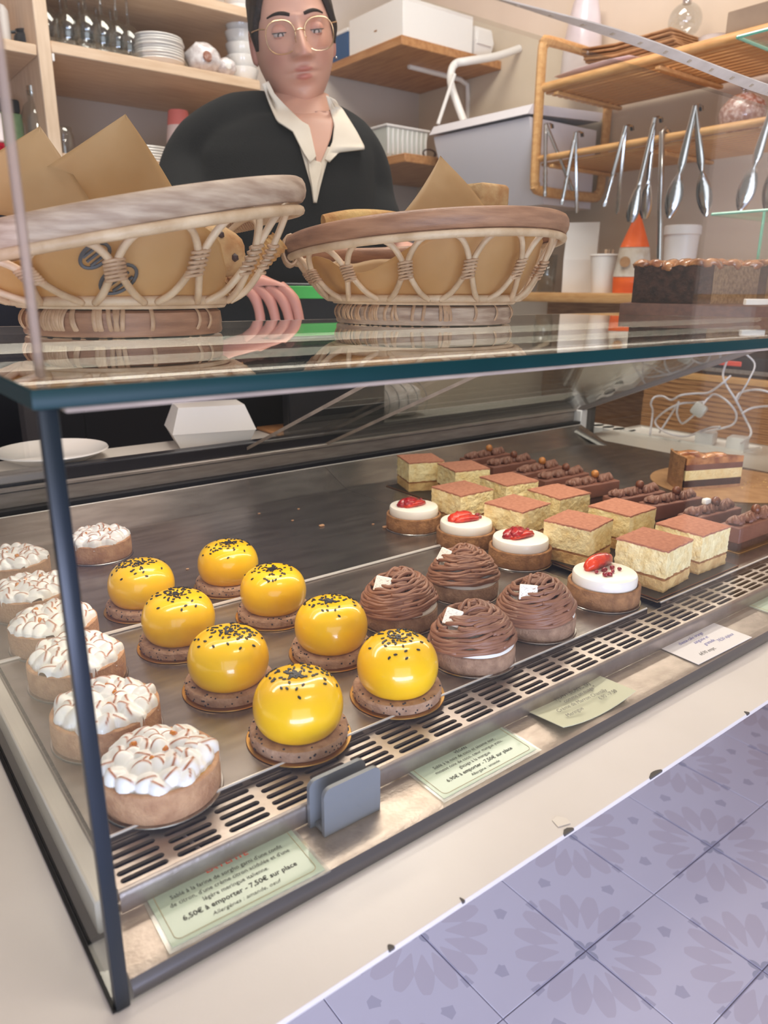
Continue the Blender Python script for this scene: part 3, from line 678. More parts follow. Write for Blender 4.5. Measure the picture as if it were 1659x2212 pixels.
dup(mt1, MT[2][0] + (TZ,), MT[2][2], MT[2][1]); dup(mt0, MT[3][0] + (TZ,), MT[3][2], MT[3][1])

# --- blood orange and pomegranate tarts
def berry_tart(label, loc, seed, rz, mode):
    rnd = random.Random(seed)
    t = thing('blood_orange_tart', label, 'tart', loc, rz, 'white mousse tarts with blood orange')
    mb = MB(); disc_card(mb, 0.0404); mb.build('tart_card', M['silver'], t)
    mb = MB(); crust_mesh(mb, 0.0390, 0.0200, seed=seed+70); mb.build('tart_shell', M['crust_dark'], t, loc=(0, 0, 0.0012))
    mb = MB(); mb.lathe([(0, 0), (0.0342, 0), (0.0348, 0.001), (0.0348, 0.0110), (0.0338, 0.0132), (0.0322, 0.0138), (0, 0.0138)], 64); mb.build('white_mousse', M['panna'], t, loc=(0, 0, 0.0186))
    zt_ = 0.0324
    def segment(loc_, rot, size, m_, ns=0.0011):      # a peeled citrus segment: half moon with a bumpy rounded back
        mb = MB(); rows = []
        for i in range(17):
            th_ = math.pi*(0.02 + 0.96*i/16); w_ = math.sin(th_)**0.6
            row = []
            for j in range(16):
                a = 2*math.pi*j/16; q = Vector((size[0]*math.cos(th_), size[1]*w_*math.cos(a), size[2]*w_*(0.42 + 0.58*math.sin(a))))
                row.append(q + q.normalized()*ns*(noise.noise(q*230 + Vector((seed, 0, 0))) + 0.5*noise.noise(q*520)))
            rows.append(row)
        mb.grid(rows, closed=True); mb.f += [tuple(reversed(range(16))), tuple(16*16+j for j in range(16))]; mb.mi += [0, 0]
        o = mb.build('orange_segment', m_, t, loc=loc_, angle=180); o.rotation_euler = rot
    if mode == 0:
        segment((0.006, 0.0145, zt_+0.0005), (0.12, 0, 0.02), (0.0225, 0.0085, 0.0150), M['orange_grad'])
        spots = [(-0.013, 0.002), (-0.012, -0.0085), (-0.001, 0.0005), (0.003, -0.0075), (-0.0072, -0.0105), (0.0125, 0.0), (0.0150, -0.0075)]
    else:
        mains = (M['orange_red'], M['orange_flesh']) if mode == 2 else (M['orange_flesh'], M['orange_flesh'])
        segment((-0.004, 0.008, zt_), (0.1, 0, 0.12), (0.0205, 0.0090, 0.0105), mains[0], 0.0018)
        segment((-0.002, -0.003, zt_), (-0.1, 0, -0.12), (0.0185, 0.0085, 0.0080), mains[1], 0.0018)
        if mode == 2: segment((-0.004, 0.002, zt_+0.003), (0.2, 0.1, 0.4), (0.0160, 0.0080, 0.0085), M['orange_red'], 0.0022)
        spots = [(0.004, 0.0195), (0.0155, 0.0165), (0.024, 0.0065), (0.021, -0.004)] if mode == 1 else [(0.011, 0.0185), (0.0225, 0.008), (0.0025, 0.021), (0.019, -0.002)]
    b0 = None
    for k, (x, y) in enumerate(spots):
        if b0 is None:
            mb = MB(); mb.ico((0, 0, 0), 0.0031, 2, None, (1.2, 0.85, 0.9)); o = b0 = mb.build('pomegranate_seed', M['berry'], t)
        else: o = b0.copy(); COL.objects.link(o)
        o.location = (x, y, zt_+0.0020); o.rotation_euler = (0, 0.2, k*1.3); o.scale = (1, 1, 1) if k % 3 else (0.75, 0.75, 0.75)
    return t
berry_tart('white mousse tart with one orange segment and scattered dark seeds by the grille', (0.586, 0.136, TZ), 1, 0.0, 0)
berry_tart('white mousse tart with a mound of deep red fruit, second from the grille', (0.602, 0.274, TZ), 2, 0.05, 2)
berry_tart('white mousse tart with a bright orange slice, third from the grille', (0.594, 0.364, TZ), 3, -0.1, 1)
berry_tart('farthest white mousse tart, red segments piled up, against bare tray', (0.583, 0.460, TZ), 4, 0.1, 2)

# --- tiramisu squares on black boards
def board(label, x0, x1, y0, y1):
    t = thing('cake_board', label, 'board', ((x0+x1)/2, (y0+y1)/2, TZ), 0, 'black boards under the tiramisu')
    a, d = (x1-x0)/2, (y1-y0)/2
    mb = MB(); mb.rbox((-a, -d, 0), (a, d, 0.0016), 0.0004, 1); mb.build('card', M['black_board'], t)
    mb = MB(); mb.tube([(-a, -d, .001), (a, -d, .001), (a, d, .001), (-a, d, .001)], 0.0007, 6, closed=True); mb.build('bronze_rim', M['bronze'], t)
board('black board with bronze rim under the four tiramisu squares by the grille', 0.630, 0.806, 0.0965, 0.280)
board('black board with bronze rim under the middle four tiramisu squares', 0.622, 0.800, 0.2930, 0.478)
board('black board with bronze rim under the two farthest tiramisu squares', 0.690, 0.806, 0.4950, 0.662)
def tira_layer(seed, s, z0, z1, amp, nz, rough, n=15):
    per = []; r = 0.004; h = s/2
    side = [(-h + 2*h*k/n) for k in range(n)]
    per = [(x, -h) for x in side] + [(h, y) for y in side] + [(-x, h) for x in side] + [(-h, -y) for y in side]
    rows = []
    for i in range(nz+1):
        z = z0 + (z1-z0)*i/nz; row = []
        for (x, y) in per:
            q = Vector((x, y, 0)).normalized(); f = amp*(noise.noise(Vector((x*rough, y*rough, z*rough+seed))) + 0.5*noise.noise(Vector((x*rough*3, y*rough*3, z*rough*3+seed))))
            row.append(Vector((x, y, z + (0.0006*noise.noise(Vector((x*90, y*90, seed))) if i in (0, nz) else 0))) + q*f)
        rows.append(row)
    mb = MB(); mb.grid(rows, closed=True); k = len(per)
    mb.f += [tuple(range(k-1, -1, -1)), tuple(nz*k + i for i in range(k))]; mb.mi += [0, 0]
    return mb
def tiramisu(label, loc, seed, rz):
    t = thing('tiramisu_square', label, 'cake', loc, rz, 'tiramisu squares dusted with cocoa')
    tira_layer(seed, 0.0625, 0.0, 0.0135, 0.0013, 6, 260, 24).build('sponge_base', M['sponge'], t, angle=60)
    tira_layer(seed+1, 0.0618, 0.0133, 0.0168, 0.0008, 2, 240).build('coffee_layer', M['coffee'], t, angle=60)
    tira_layer(seed+2, 0.0628, 0.0165, 0.0478, 0.0015, 15, 190, 24).build('mascarpone_layer', M['mascarpone'], t, angle=60)
    tira_layer(seed+3, 0.0632, 0.0474, 0.0496, 0.0010, 1, 260, 24).build('cocoa_top', M['cocoa'], t, angle=60)
    return t
TI = [((0.679, 0.137), 0.10, 'tiramisu square at the grille next to the pomegranate tart, largest in view'),
      ((0.765, 0.140), 0.0, 'tiramisu square at the grille in front of the last chocolate bar'),
      ((0.668, 0.238), 0.20, 'rough sided tiramisu square touching the second mousse tart'),
      ((0.762, 0.240), 0.05, 'tiramisu square behind the front pair on the chocolate bar side'),
      ((0.662, 0.336), 0.10, 'tiramisu square next to the bright orange slice tart'),
      ((0.756, 0.343), -0.05, 'tiramisu square three back from the grille on the chocolate bar side'),
      ((0.656, 0.438), -0.02, 'tiramisu square next to the farthest mousse tart'),
      ((0.752, 0.436), -0.12, 'tiramisu square four back from the grille on the chocolate bar side'),
      ((0.755, 0.540), -0.26, 'next to last tiramisu square, partly behind its neighbour'),
      ((0.735, 0.625), -0.36, 'farthest tiramisu square at the corner of its black board')]
ti = [tiramisu(TI[0][2], TI[0][0] + (TZ+0.0018,), 3, TI[0][1]), tiramisu(TI[1][2], TI[1][0] + (TZ+0.0018,), 17, TI[1][1])]
for k, (xy, rz, lab) in enumerate(TI[2:]): dup(ti[(k+1) % 2], xy + (TZ+0.0018,), rz + (math.pi if k % 3 == 0 else 0), lab)

# --- chocolate bars
def shell_pipe(mb, x, y, z, s, rz):
    Mx = Matrix.Translation((x, y, z)) @ Matrix.Rotation(rz, 4, 'Z') @ Matrix.Rotation(0.5, 4, 'Y')
    mb.lathe([(0.0, 0.0), (0.0062*s, 0.0), (0.0072*s, 0.002*s), (0.0064*s, 0.0048*s), (0.0040*s, 0.0074*s), (0.0014*s, 0.0096*s), (0, 0.0104*s)], 40, Mx, wob=lambda a, z_: 0.20*math.cos(8*a + z_*300))
def choc_bar(label, loc, seed, rz, pale):
    rnd = random.Random(seed)
    t = thing('chocolate_bar', label, 'cake', loc, rz, 'chocolate bars with piped ganache')
    mb = MB(); mb.rbox((-0.056, -0.019, 0), (0.056, 0.019, 0.001), 0.0003, 1); mb.build('cake_card', M['gold'], t)
    mb = MB(); mb.rbox((-0.051, -0.0135, 0.001), (0.051, 0.0135, 0.012), 0.0015, 2); mb.build('sponge_layer', M['choc_dark'], t)
    mb = MB(); mb.rbox((-0.0525, -0.0148, 0.0115), (0.0525, 0.0148, 0.0335), 0.0022, 3); mb.build('chocolate_coating', M['choc'], t)
    mb = MB()
    for k in range(8):
        shell_pipe(mb, -0.043 + 0.0118*k, 0.002*math.sin(k*2.1), 0.0332, rnd.uniform(1.1, 1.3), rnd.uniform(-0.5, 0.5))
    mb.build('piped_ganache', M['ganache'], t, angle=60)
    mb = MB(); mb.ico((0, 0, 0), 0.0066, 2, None, (1, 1, 1.08)); mb.build('hazelnut', M['hazel'] if pale else M['hazel_dark'], t, loc=(0.008, -0.001, 0.0462))
    return t
cb0 = None
CB = [(0.898, 0.631, 0.0, 1, 'farthest chocolate bar from the front glass, topped with a pale hazelnut'),
      (0.894, 0.566, -0.05, 0, 'second farthest chocolate bar, with a brown hazelnut'),
      (0.896, 0.502, 0.0, 1, 'chocolate bar with a split golden hazelnut, third from the far end'),
      (0.892, 0.448, -0.06, 0, 'plain topped chocolate bar just before the pale hazelnut bar'),
      (0.892, 0.390, -0.12, 1, 'chocolate bar with the palest hazelnut in the middle of the row'),
      (0.892, 0.308, -0.14, 0, 'chocolate bar before a gap, fourth from the grille'),
      (0.905, 0.255, -0.16, 0, 'chocolate bar with a tall brown hazelnut, third from the grille'),
      (0.898, 0.190, -0.10, 0, 'chocolate bar with a white meringue chip behind its nut'),
      (0.905, 0.136, -0.02, 0, 'chocolate bar nearest the grille at the edge of the view')]
P1 = choc_bar(CB[0][4], (CB[0][0], CB[0][1], TZ), 1, CB[0][2], 1); P0 = choc_bar(CB[1][4], (CB[1][0], CB[1][1], TZ), 2, CB[1][2], 0)
for k, (x, y, rz, pale, lab) in enumerate(CB[2:]):
    r_ = dup(P1 if pale else P0, (x, y, TZ), rz, lab)
    if k == 5:
        mb = MB(); mb.rbox((-0.006, -0.004, -0.004), (0.006, 0.004, 0.004), 0.0018, 2); mb.build('meringue_chip', M['cream'], r_, loc=(-0.006, 0.004, 0.0470))

# --- the slice on the round board
t = thing('round_cake_board', 'round kraft cake board with crumbs at the far end of the case', 'board', (1.190, 0.320, TZ), 0)
mb = MB(); mb.lathe([(0, 0), (0.128, 0), (0.1286, 0.001), (0.128, 0.002), (0, 0.002)], 64); mb.build('card', M['kraft'], t)
mb = MB()
for k in range(26): mb.ico((R_.uniform(-.02, .09), R_.uniform(-.09, -.01), 0.0022), R_.uniform(.0006, .0018), 1)
mb.build('crumbs', M['sponge'], t, kind='stuff')
t = thing('tart_slice', 'tall wedge of layered tart with caramel fruit, on the round kraft board', 'cake', (1.125, 0.330, TZ+0.002), 2.15)
def wedge(a, l, z0, z1):
    mb = MB(); pts = [(0, 0)] + [(l*math.cos(q), l*math.sin(q)) for q in [a*k/6 for k in range(7)]]; pts = [(x - l*0.55, y - l*0.25) for x, y in pts]; mb.prism(pts, z0, z1); return mb
wa, wl = 0.62, 0.115
for nm, z0, z1, mm in (('crust_layer', 0, 0.005, 'crust'), ('chocolate_layer', 0.005, 0.017, 'choc_dark'), ('cream_layer', 0.017, 0.034, 'mascarpone'), ('compote_layer', 0.034, 0.044, 'choc'), ('caramel_layer', 0.044, 0.055, 'pear')):
    wedge(wa, wl, z0, z1).build(nm, M[mm], t, smooth=False)
mb = MB(); a_ = wa
rows = [[Vector((wl*math.cos(q) - wl*0.55, wl*math.sin(q) - wl*0.25, z)) + Vector((math.cos(q), math.sin(q), 0))*o for q in [a_*k/8 for k in range(9)]] for z, o in ((0, 0.0), (0, 0.004), (0.058, 0.004), (0.058, 0.0))]
mb.grid(rows); mb.build('rim_crust', M['crust_dark'], t)
for k in range(5):
    mb = MB(); mb.ico((0, 0, 0), 0.012, 2, None, (1.3, 0.8, 0.4)); o = mb.build('caramel_fruit', M['pear'], t, loc=(-0.02 + 0.014*k, -0.015 + 0.012*(k % 3), 0.056)); o.rotation_euler = (0, 0, k)

# --- crumbs lying on the back tray
mb = MB()
for px, py in ((695, 1137), (632, 1125), (645, 1100), (806, 1133), (832, 1140), (405, 1230), (560, 1110)):
    p = at(px, py, 'z', TZ); s_ = 0.0025 if px in (695, 832) else 0.0012
    mb.rbox((p.x-s_*1.5, p.y-s_, TZ), (p.x+s_*1.5, p.y+s_, TZ+s_), s_*0.3, 1)
o = mb.build('pastry_crumbs', M['crust'], None); tag(o, 'a few biscuit crumbs scattered on the bare back tray', 'crumbs'); o['kind'] = 'stuff'
# --- small silver tab by the farthest mousse tart
# ------------------------------------------------------------------ price cards and clip
SZ = 0.0134
def card(name, label, c, w_, d_, rz, m_, film=False, curl=0.0):
    t = thing(name, label, 'price card', (c[0], c[1], SZ), rz)
    mb = MB(); n = 8
    rows = [[Vector((-w_/2 + w_*i/n, -d_/2 + d_*j/4, 0.0006 + curl*(2*abs(i/n-0.5))**2*(1-j/4) + curl*0.4*(i/n)*(j/4) )) for i in range(n+1)] for j in range(5)]
    mb.grid(rows); lo = [[p - Vector((0, 0, 0.0005)) for p in r] for r in rows]; mb.grid([r[::-1] for r in lo])
    mb.grid([rows[0], lo[0]]); mb.grid([lo[-1], rows[-1]]); mb.grid([[r[0] for r in lo], [r[0] for r in rows]]); mb.grid([[r[-1] for r in rows], [r[-1] for r in lo]])
    mb.build('card_sheet', m_, t, angle=60)
    if film:
        mb = MB(); mb.box((-w_/2-0.0025, -d_/2-0.003, 0.0001), (w_/2+0.0025, d_/2+0.001, 0.00042)); mb.build('laminate_film', M['laminate'], t, smooth=False)
    return t
def frame_line(t, w_, d_, z):
    mb = MB(); r = 0.004; pts = []
    for cx_, cy_, a0 in ((w_/2-r, d_/2-r, 0), (-w_/2+r, d_/2-r, 90), (-w_/2+r, -d_/2+r, 180), (w_/2-r, -d_/2+r, 270)):
        for k in range(6): a = math.radians(a0+18*k); pts.append((cx_+r*math.cos(a), cy_+r*math.sin(a), z))
    mb.tube(pts, 0.00016, 4, closed=True); mb.build('border_line', M['ink_gold'], t)
zT = 0.0008
t = card('price_card', 'laminated green price card reading LA PEPITE, under the corner of the front glass', (0.0840, 0.0318), 0.098, 0.052, -0.03, M['card_green'], True)
frame_line(t, 0.091, 0.046, zT)
text_mesh('LA PEPITE', 0.0066, M['ink_red'], t, (0.002, 0.0135, zT), bold=0.00012)
for k, (s_, y) in enumerate((('Sablé à la farine de sorgho garni d\'une confit', 0.0062), ('de citron, d\'une crème citron acidulée et d\'une', 0.0003), ('légère meringue italienne.', -0.0056))):
    text_mesh(s_, 0.0047, M['ink'], t, (-0.0005, y, zT), xs=0.88)
text_mesh('6,50€ à emporter - 7,50€ sur place', 0.0054, M['ink'], t, (0, -0.0127, zT), bold=0.00010, xs=0.95)
text_mesh('Allergènes : amande, oeuf', 0.0042, M['ink'], t, (0, -0.0190, zT), shear=0.25)
t = card('price_card', 'green price card reading FRESH and PEP\'S in front of the yellow domes', (0.2850, 0.0340), 0.098, 0.0495, 0.0, M['card_green'], True)
frame_line(t, 0.092, 0.044, zT)
text_mesh('FRESH and PEP\'S', 0.0066, M['ink_red'], t, (0, 0.0140, zT), bold=0.00014)
text_mesh('VÉGAN', 0.0040, M['ink'], t, (0, 0.0092, zT))
for s_, y in (('Sablé à la noix de coco et sésame noir,', 0.0040), ('mousse noix de coco, cœur mangue yuzu,', -0.0014), ('glaçage à la mangue', -0.0068)):
    text_mesh(s_, 0.0045, M['ink'], t, (0, y, zT), xs=0.92)
text_mesh('6,90€ à emporter - 7,50€ sur place', 0.0050, M['ink'], t, (0, -0.0132, zT), bold=0.00006, xs=0.95)
text_mesh('Allergène : amande', 0.0038, M['ink'], t, (0, -0.0186, zT))
t = card('price_card', 'sage card reading SURPRISE DU WEEK-END with handwritten MONT BLANC', (0.4160, 0.0345), 0.097, 0.050, -0.02, M['card_sage'], False, 0.006)
zc = 0.0046
text_mesh('SURPRISE DU WEEK-END', 0.0060, M['ink_red'], t, (0.002, 0.0165, 0.0032), bold=0.00008)
for s_, y, x, sz in (('MONT BLANC (V)', 0.0090, 0.006, 0.0068), ('" comme un nuage "', 0.0020, 0.006, 0.0066), ('Crème de Marron Chantilly', -0.0066, 0.000, 0.0064), ('Meringue', -0.0150, -0.020, 0.0064), ('6.90 - 7.50', -0.0138, 0.026, 0.0064)):
    text_mesh(s_, sz, M['ink_biro'], t, (x, y, 0.0034 + 0.0008*(y < 0)), shear=0.22, rz=R_.uniform(-0.03, 0.03), xs=0.88)
t = card('price_card', 'white note card with blue handwriting, right of the week-end card', (0.6150, 0.0318), 0.100, 0.052, -0.02, M['card_white'], False, 0.0)
for s_, y, x, mm in (('Surprise du week-end', 0.0165, -0.008, 'ink_blue'), ('cheese-cake orange', 0.0078, -0.006, 'ink_blue'), ('sanguine et', 0.0000, 0.0, 'ink_blue'), ('grenade', -0.0080, 0.002, 'ink_blue'), ('6€90 empt.', -0.0180, -0.018, 'ink_biro'), ('7€50 s/place', -0.0120, 0.026, 'ink_blue')):
    text_mesh(s_, 0.0066, M[mm], t, (x, y, zT), shear=0.35, rz=R_.uniform(-0.03, 0.04), xs=0.85)
t = card('price_card', 'glossy pale green card at the far right under the tiramisu end of the grille', (0.790, 0.0365), 0.098, 0.052, 0.0, M['card_green'], True)
frame_line(t, 0.091, 0.046, zT)

t = thing('card_clip', 'grey blue plastic card clip standing on the front steel strip', 'clip', (0.1715, 0.0360, 0.0128), 0.0)
def plate(y, z1, x0, x1, tilt):
    mb = MB(); w_ = (x1-x0)/2; r = 0.006; pts = []
    for cx_, cz_, a0 in ((w_-r, z1-r, 0), (-w_+r, z1-r, 90)):
        for k in range(7): a = math.radians(a0+15*k); pts.append((cx_+r*math.cos(a), cz_+r*math.sin(a)))
    pts += [(-w_, 0.0), (w_, 0.0)]
    Mx = Matrix.Translation(((x0+x1)/2, y, 0)) @ Matrix.Rotation(math.pi/2 + tilt, 4, 'X'); mb.prism(pts, -0.0016, 0.0016, Mx); return mb
plate(0.0075, 0.036, -0.0265, 0.0195, 0.0).build('back_plate', M['clip'], t, angle=50)
plate(-0.0055, 0.036, -0.0235, 0.0225, 0.0).build('front_plate', M['clip'], t, angle=50)
mb = MB(); mb.rbox((-0.023, -0.006, 0.0), (0.019, 0.008, 0.004), 0.001, 1); mb.build('foot', M['clip'], t)
# ------------------------------------------------------------------ wicker baskets on the glass shelf
ST = 0.3216
def basket(name_label, c, rf, R_rim, h, tx, ty, seed, dark_rim):
    rnd = random.Random(seed)
    t = thing('wicker_basket', name_label, 'basket', (c[0], c[1], ST), 0, 'wicker bread baskets on the glass shelf')
    def tilt(x, y, z):            # the bowl leans: rim plane tilted, the foot level
        k = smooth01((z-0.02)/(h-0.02)); return Vector((x, y, z + k*(tx*x + ty*y)))
    def prof(z): f = max(0, min(1, (z-0.026)/(h-0.026))); return rf + 0.006 + (R_rim-rf-0.006)*(f**0.62)
    N = 13; D = 2*math.pi/N
    # foot
    mb = MB(); mb.lathe([(rf-0.006, 0.001), (rf, 0.001), (rf+0.001, 0.003), (rf+0.0005, 0.009), (rf+0.001, 0.0105), (rf, 0.019), (rf-0.003, 0.021), (rf-0.006, 0.021), (rf-0.006, 0.001)], 72)
    ft = mb.build('foot_ring', M['cane_dark'] if not dark_rim else M['cane_grey'], t)
    mb = MB()
    for k in range(46):
        a = rnd.choice([k*D*0.5 + rnd.uniform(-.05, .05), rnd.uniform(2.6, 4.4)]) if k < 26 else rnd.uniform(2.9, 4.3)
        ca, sa = math.cos(a), math.sin(a); lean = rnd.uniform(-0.05, 0.05)
        pts = []
        for q in range(9):
            u = q/8; r = rf - 0.0075 + 0.0105*math.sin(math.pi*min(1, u*1.0))**0.6 ; aa = a + lean*u
            pts.append(Vector((r*math.cos(aa), r*math.sin(aa), 0.0008 + 0.0235*u)))
        mb.tube(pts, 1.0, 6, flat=(0.0017, 0.0008), up=(ca, sa, 0))
    mb.build('foot_binding', M['wrap'], ft, kind='stuff')
    mb = MB(); mb.lathe([(0, 0.022), (rf+0.004, 0.022), (rf+0.006, 0.0245), (rf+0.004, 0.027), (0, 0.027)], 48); mb.build('basket_base', M['cane'], t)
    # side loops, one cane each
    zb = 0.026; zm = 0.026 + 0.42*(h-0.026); ztop = h-0.008
    for k in range(N):
        a0 = k*D; a1 = a0 + D
        cps = [(a0+0.40*D, zb+0.001), (a0+0.20*D, zb+0.35*(zm-zb)), (a0+0.035*D, zm), (a0+0.06*D, zm+0.35*(ztop-zm)), (a0+0.22*D, zm+0.80*(ztop-zm)), (a0+0.5*D, ztop),
               (a1-0.22*D, zm+0.80*(ztop-zm)), (a1-0.06*D, zm+0.35*(ztop-zm)), (a1-0.035*D, zm), (a1-0.20*D, zb+0.35*(zm-zb)), (a1-0.40*D, zb+0.001)]
        pts = [tilt(prof(z)*math.cos(a), prof(z)*math.sin(a), z) for a, z in cps]
        mb = MB(); mb.tube(spline(pts, 5), 0.0031 if dark_rim else 0.0029, 7); mb.build('side_loop', M['cane'], t, angle=180)
        # binding where neighbouring loops meet
        mb = MB()
        for q in range(6):
            z = zm - 0.0068 + 0.0027*q; p = tilt(prof(z)*math.cos(a0), prof(z)*math.sin(a0), z)
            d = Vector((math.cos(a0), math.sin(a0), 0)); s_ = Vector((-d.y, d.x, 0)); ph = rnd.uniform(-0.25, 0.25)
            ring = [p + s_*(0.0068*math.cos(u)) + d*(0.0043*math.sin(u)) + Vector((0, 0, 0.0012*math.cos(u+ph))) for u in [2*math.pi*i/14 for i in range(14)]]
            mb.tube(ring, 0.00145, 5, closed=True)
        mb.build('binding', M['wrap'], t, angle=180)
    # rim: broad dark cane, pale cane beneath, pale cane at the base of the bowl
    ring = lambda r, z, n=96: [tilt(r*math.cos(2*math.pi*i/n), r*math.sin(2*math.pi*i/n), z) for i in range(n)]
    mb = MB(); mb.tube(ring(R_rim+0.003, h+0.002), 1.0, 12, closed=True, flat=(0.0062, 0.0100), up=(0, 0, 1)); mb.build('rim_band', M['cane_dark'] if dark_rim else M['cane_grey'], t, angle=180)
    mb = MB(); mb.tube(ring(R_rim+0.0035, h-0.0115), 0.0042, 9, closed=True); mb.build('rim_cane', M['cane'], t, angle=180)
    mb = MB(); mb.tube(ring(rf+0.0085, 0.0285, 72), 0.0042, 8, closed=True); mb.build('base_cane', M['cane'], t, angle=180)
    mb = MB(); a0 = 2.55 if dark_rim else 0.2
    for q in range(11):
        a = a0 + 0.022*q; p = tilt((R_rim+0.003)*math.cos(a), (R_rim+0.003)*math.sin(a), h-0.003); d = Vector((math.cos(a), math.sin(a), 0))
        mb.tube([p + d*(0.0085*math.cos(u)) + Vector((0, 0, 0.0155*math.sin(u))) for u in [2*math.pi*i/16 for i in range(16)]], 0.0016, 5, closed=True)
    mb.build('rim_binding', M['wrap'], t, angle=180)
    return t, tilt, prof
def G_(x, s):
    x = (x + math.pi) % (2*math.pi) - math.pi; return math.exp(-(x/s)**2)
def liner(label, t_c, tilt, prof, h, seed, peaks, hi, dip):
    rnd = random.Random(seed)
    t = thing('parchment_paper', label, 'paper', (t_c[0], t_c[1], ST), 0, 'parchment sheets lining the baskets')
    mb = MB(); rows = []
    for i in range(15):
        f = i/14; row = []
        for j in range(72):
            a = 2*math.pi*j/72
            if f < 0.4: r = prof(0.03)*0.9*f/0.4; z = 0.0305
            else: z = 0.0305 + (hi-dip(a)-0.0305)*(f-0.4)/0.6; r = prof(z)*0.925
            r *= 1 - 0.05*max(0, noise.noise(Vector((math.cos(a)*2.2, math.sin(a)*2.2, seed + f*1.5)))) - 0.035*abs(math.sin(a*4.5+seed + f))*f
            r += 0.004*noise.noise(Vector((math.cos(a)*7, math.sin(a)*7, seed + f*4)))*f; z += 0.020*f*f*noise.noise(Vector((math.cos(a)*1.6, math.sin(a)*1.6, seed+4))) * (1 if f > .5 else 0)
            row.append(tilt(r*math.cos(a), r*math.sin(a), max(z, 0.0305)))
        rows.append(row)
    mb.grid(rows, closed=True); o = mb.build('sheet', M['paper'], t, angle=25)
    s = o.modifiers.new('thickness', 'SOLIDIFY'); s.thickness = 0.0004
    for pts in peaks:             # corners of the sheet standing up: (left foot, right foot, tip) in world space, bellied
        L_, Rr, T_, bel = [Vector(p) - Vector((t_c[0], t_c[1], ST)) for p in pts[:3]] + [Vector(pts[3])]
        mb = MB(); rows = []
        for i in range(13):
            v = i/12; row = []
            for j in range(13):
                u = j/12; p = (L_*(1-u) + Rr*u)*(1-v) + T_*v
                p = p + bel*(math.sin(math.pi*u)*(1-v)) + bel*0.35*math.sin(math.pi*v) + bel*0.06*noise.noise(Vector((u*3, v*3, seed)))
                row.append(p)
            rows.append(row)
        mb.grid(rows); o = mb.build('paper_corner', M['paper'], t, angle=60); s = o.modifiers.new('thickness', 'SOLIDIFY'); s.thickness = 0.0004
    return t
c1 = (0.158, 0.350); c2 = (0.526, 0.382)
b1, ti1, pf1 = basket('near wicker basket with a thick greyish rim and two tall paper corners', c1, 0.081, 0.150, 0.086, 0.20, -0.05, 3, False)
b2, ti2, pf2 = basket('far wicker basket with a brown rim, holding rolled bread and a scone', c2, 0.103, 0.154, 0.092, 0.03, -0.09, 9, True)
YB = 0.42
pk1 = [(at(-190, 440, 'y', 0.40), at(235, 500, 'y', 0.36), at(86, 272, 'y', 0.41), (0, -0.012, 0)),
       (at(-20, 440, 'y', 0.39), at(400, 455, 'y', 0.41), at(271, 246, 'y', 0.39), (0, -0.014, 0))]
lp1 = liner('parchment in the near basket, two tall corners standing above the rim', c1, ti1, pf1, 0.086, 2, pk1, 0.076, lambda a: 0.046*G_(a+0.62, 0.62))
pk2 = [(at(838, 500, 'y', 0.36), at(1075, 490, 'y', 0.36), at(951, 336, 'y', 0.39), (0.004, -0.016, 0))]
lp2 = liner('parchment in the far basket, one rounded corner peaking above the rim', c2, ti2, pf2, 0.092, 6, pk2, 0.082, lambda a: 0.022*G_(a+0.2, 0.35) + 0.02*G_(a+2.9, 0.4))
# printed stamps on the near sheet
for px, py, w_ in ((205, 552, 0.012), (256, 603, 0.015)):
    d = ray(px, py); best = None
    mb = MB(); q = Vector((c1[0], c1[1], ST))
    for k in range(400):
        p = CAM + d*(0.35 + k*0.001); l = p - q; r = math.hypot(l.x, l.y)
        zz_ = l.z - smooth01((l.z-0.02)/0.066)*(0.20*l.x - 0.05*l.y)
        if r < pf1(max(zz_, 0.03))*0.925 - 0.0015 and zz_ > 0.0: best = l; break
    if best:
        n_ = Vector((best.x, best.y, -0.05)).normalized(); s_ = Vector((-n_.y, n_.x, 0)).normalized(); u_ = n_.cross(s_)*-1
        ax_ = (s_*0.8 + u_*-0.6).normalized(); bx_ = n_.cross(ax_)
        mb.tube([best + n_*0.0002 + ax_*(w_*math.cos(a)) + bx_*(w_*0.55*math.sin(a)) for a in [2*math.pi*i/24 for i in range(24)]], 0.0014, 5, closed=True)
        for o_ in (-0.3, 0.0, 0.3): mb.tube([best + ax_*(w_*0.62*(f*2-1)) + bx_*(w_*o_) for f in (0, .25, .5, .75, 1)], 0.0012, 5)
        mb.build('printed_stamp', M['ink_biro'], lp1)
def lumpy(mb, c, r, sq, seed, amp=0.12, fr=1.6, sub=3):
    b = bmesh.new(); bmesh.ops.create_icosphere(b, subdivisions=sub, radius=1)
    for v in b.verts:
        k = 1 + amp*noise.noise(v.co*fr + Vector((seed, 0, 0))) + amp*0.4*noise.noise(v.co*fr*3 + Vector((seed, 5, 0)))
        v.co = Vector((v.co.x*sq[0], v.co.y*sq[1], v.co.z*sq[2]))*r*k + Vector(c)
    mb.bm(b)
def resting(label, name, cat, px, py, y, mk, group=None):
    p = at(px, py, 'y', y); t = thing(name, label, cat, p, 0, group); mk(t); return t
def mk(t):
    mb = MB(); lumpy(mb, (0, 0, 0), 0.024, (1.15, 1.0, 0.95), 3, 0.16); mb.build('crumb', M['scone'], t, angle=180)
    mb = MB()
    for a, b_ in ((0.3, -0.2), (-0.9, -0.5), (1.4, 0.2), (-0.2, 0.6), (2.6, 0.4)):
        d = Vector((math.sin(a)*math.cos(b_), -math.cos(a)*math.cos(b_), math.sin(b_))); mb.ico(d*0.0245, 0.0038, 1)
    mb.build('raisins', M['raisin'], t, kind='stuff')
resting('fruit scone with raisins in the near basket', 'scone', 'scone', 466, 545, 0.335, mk)
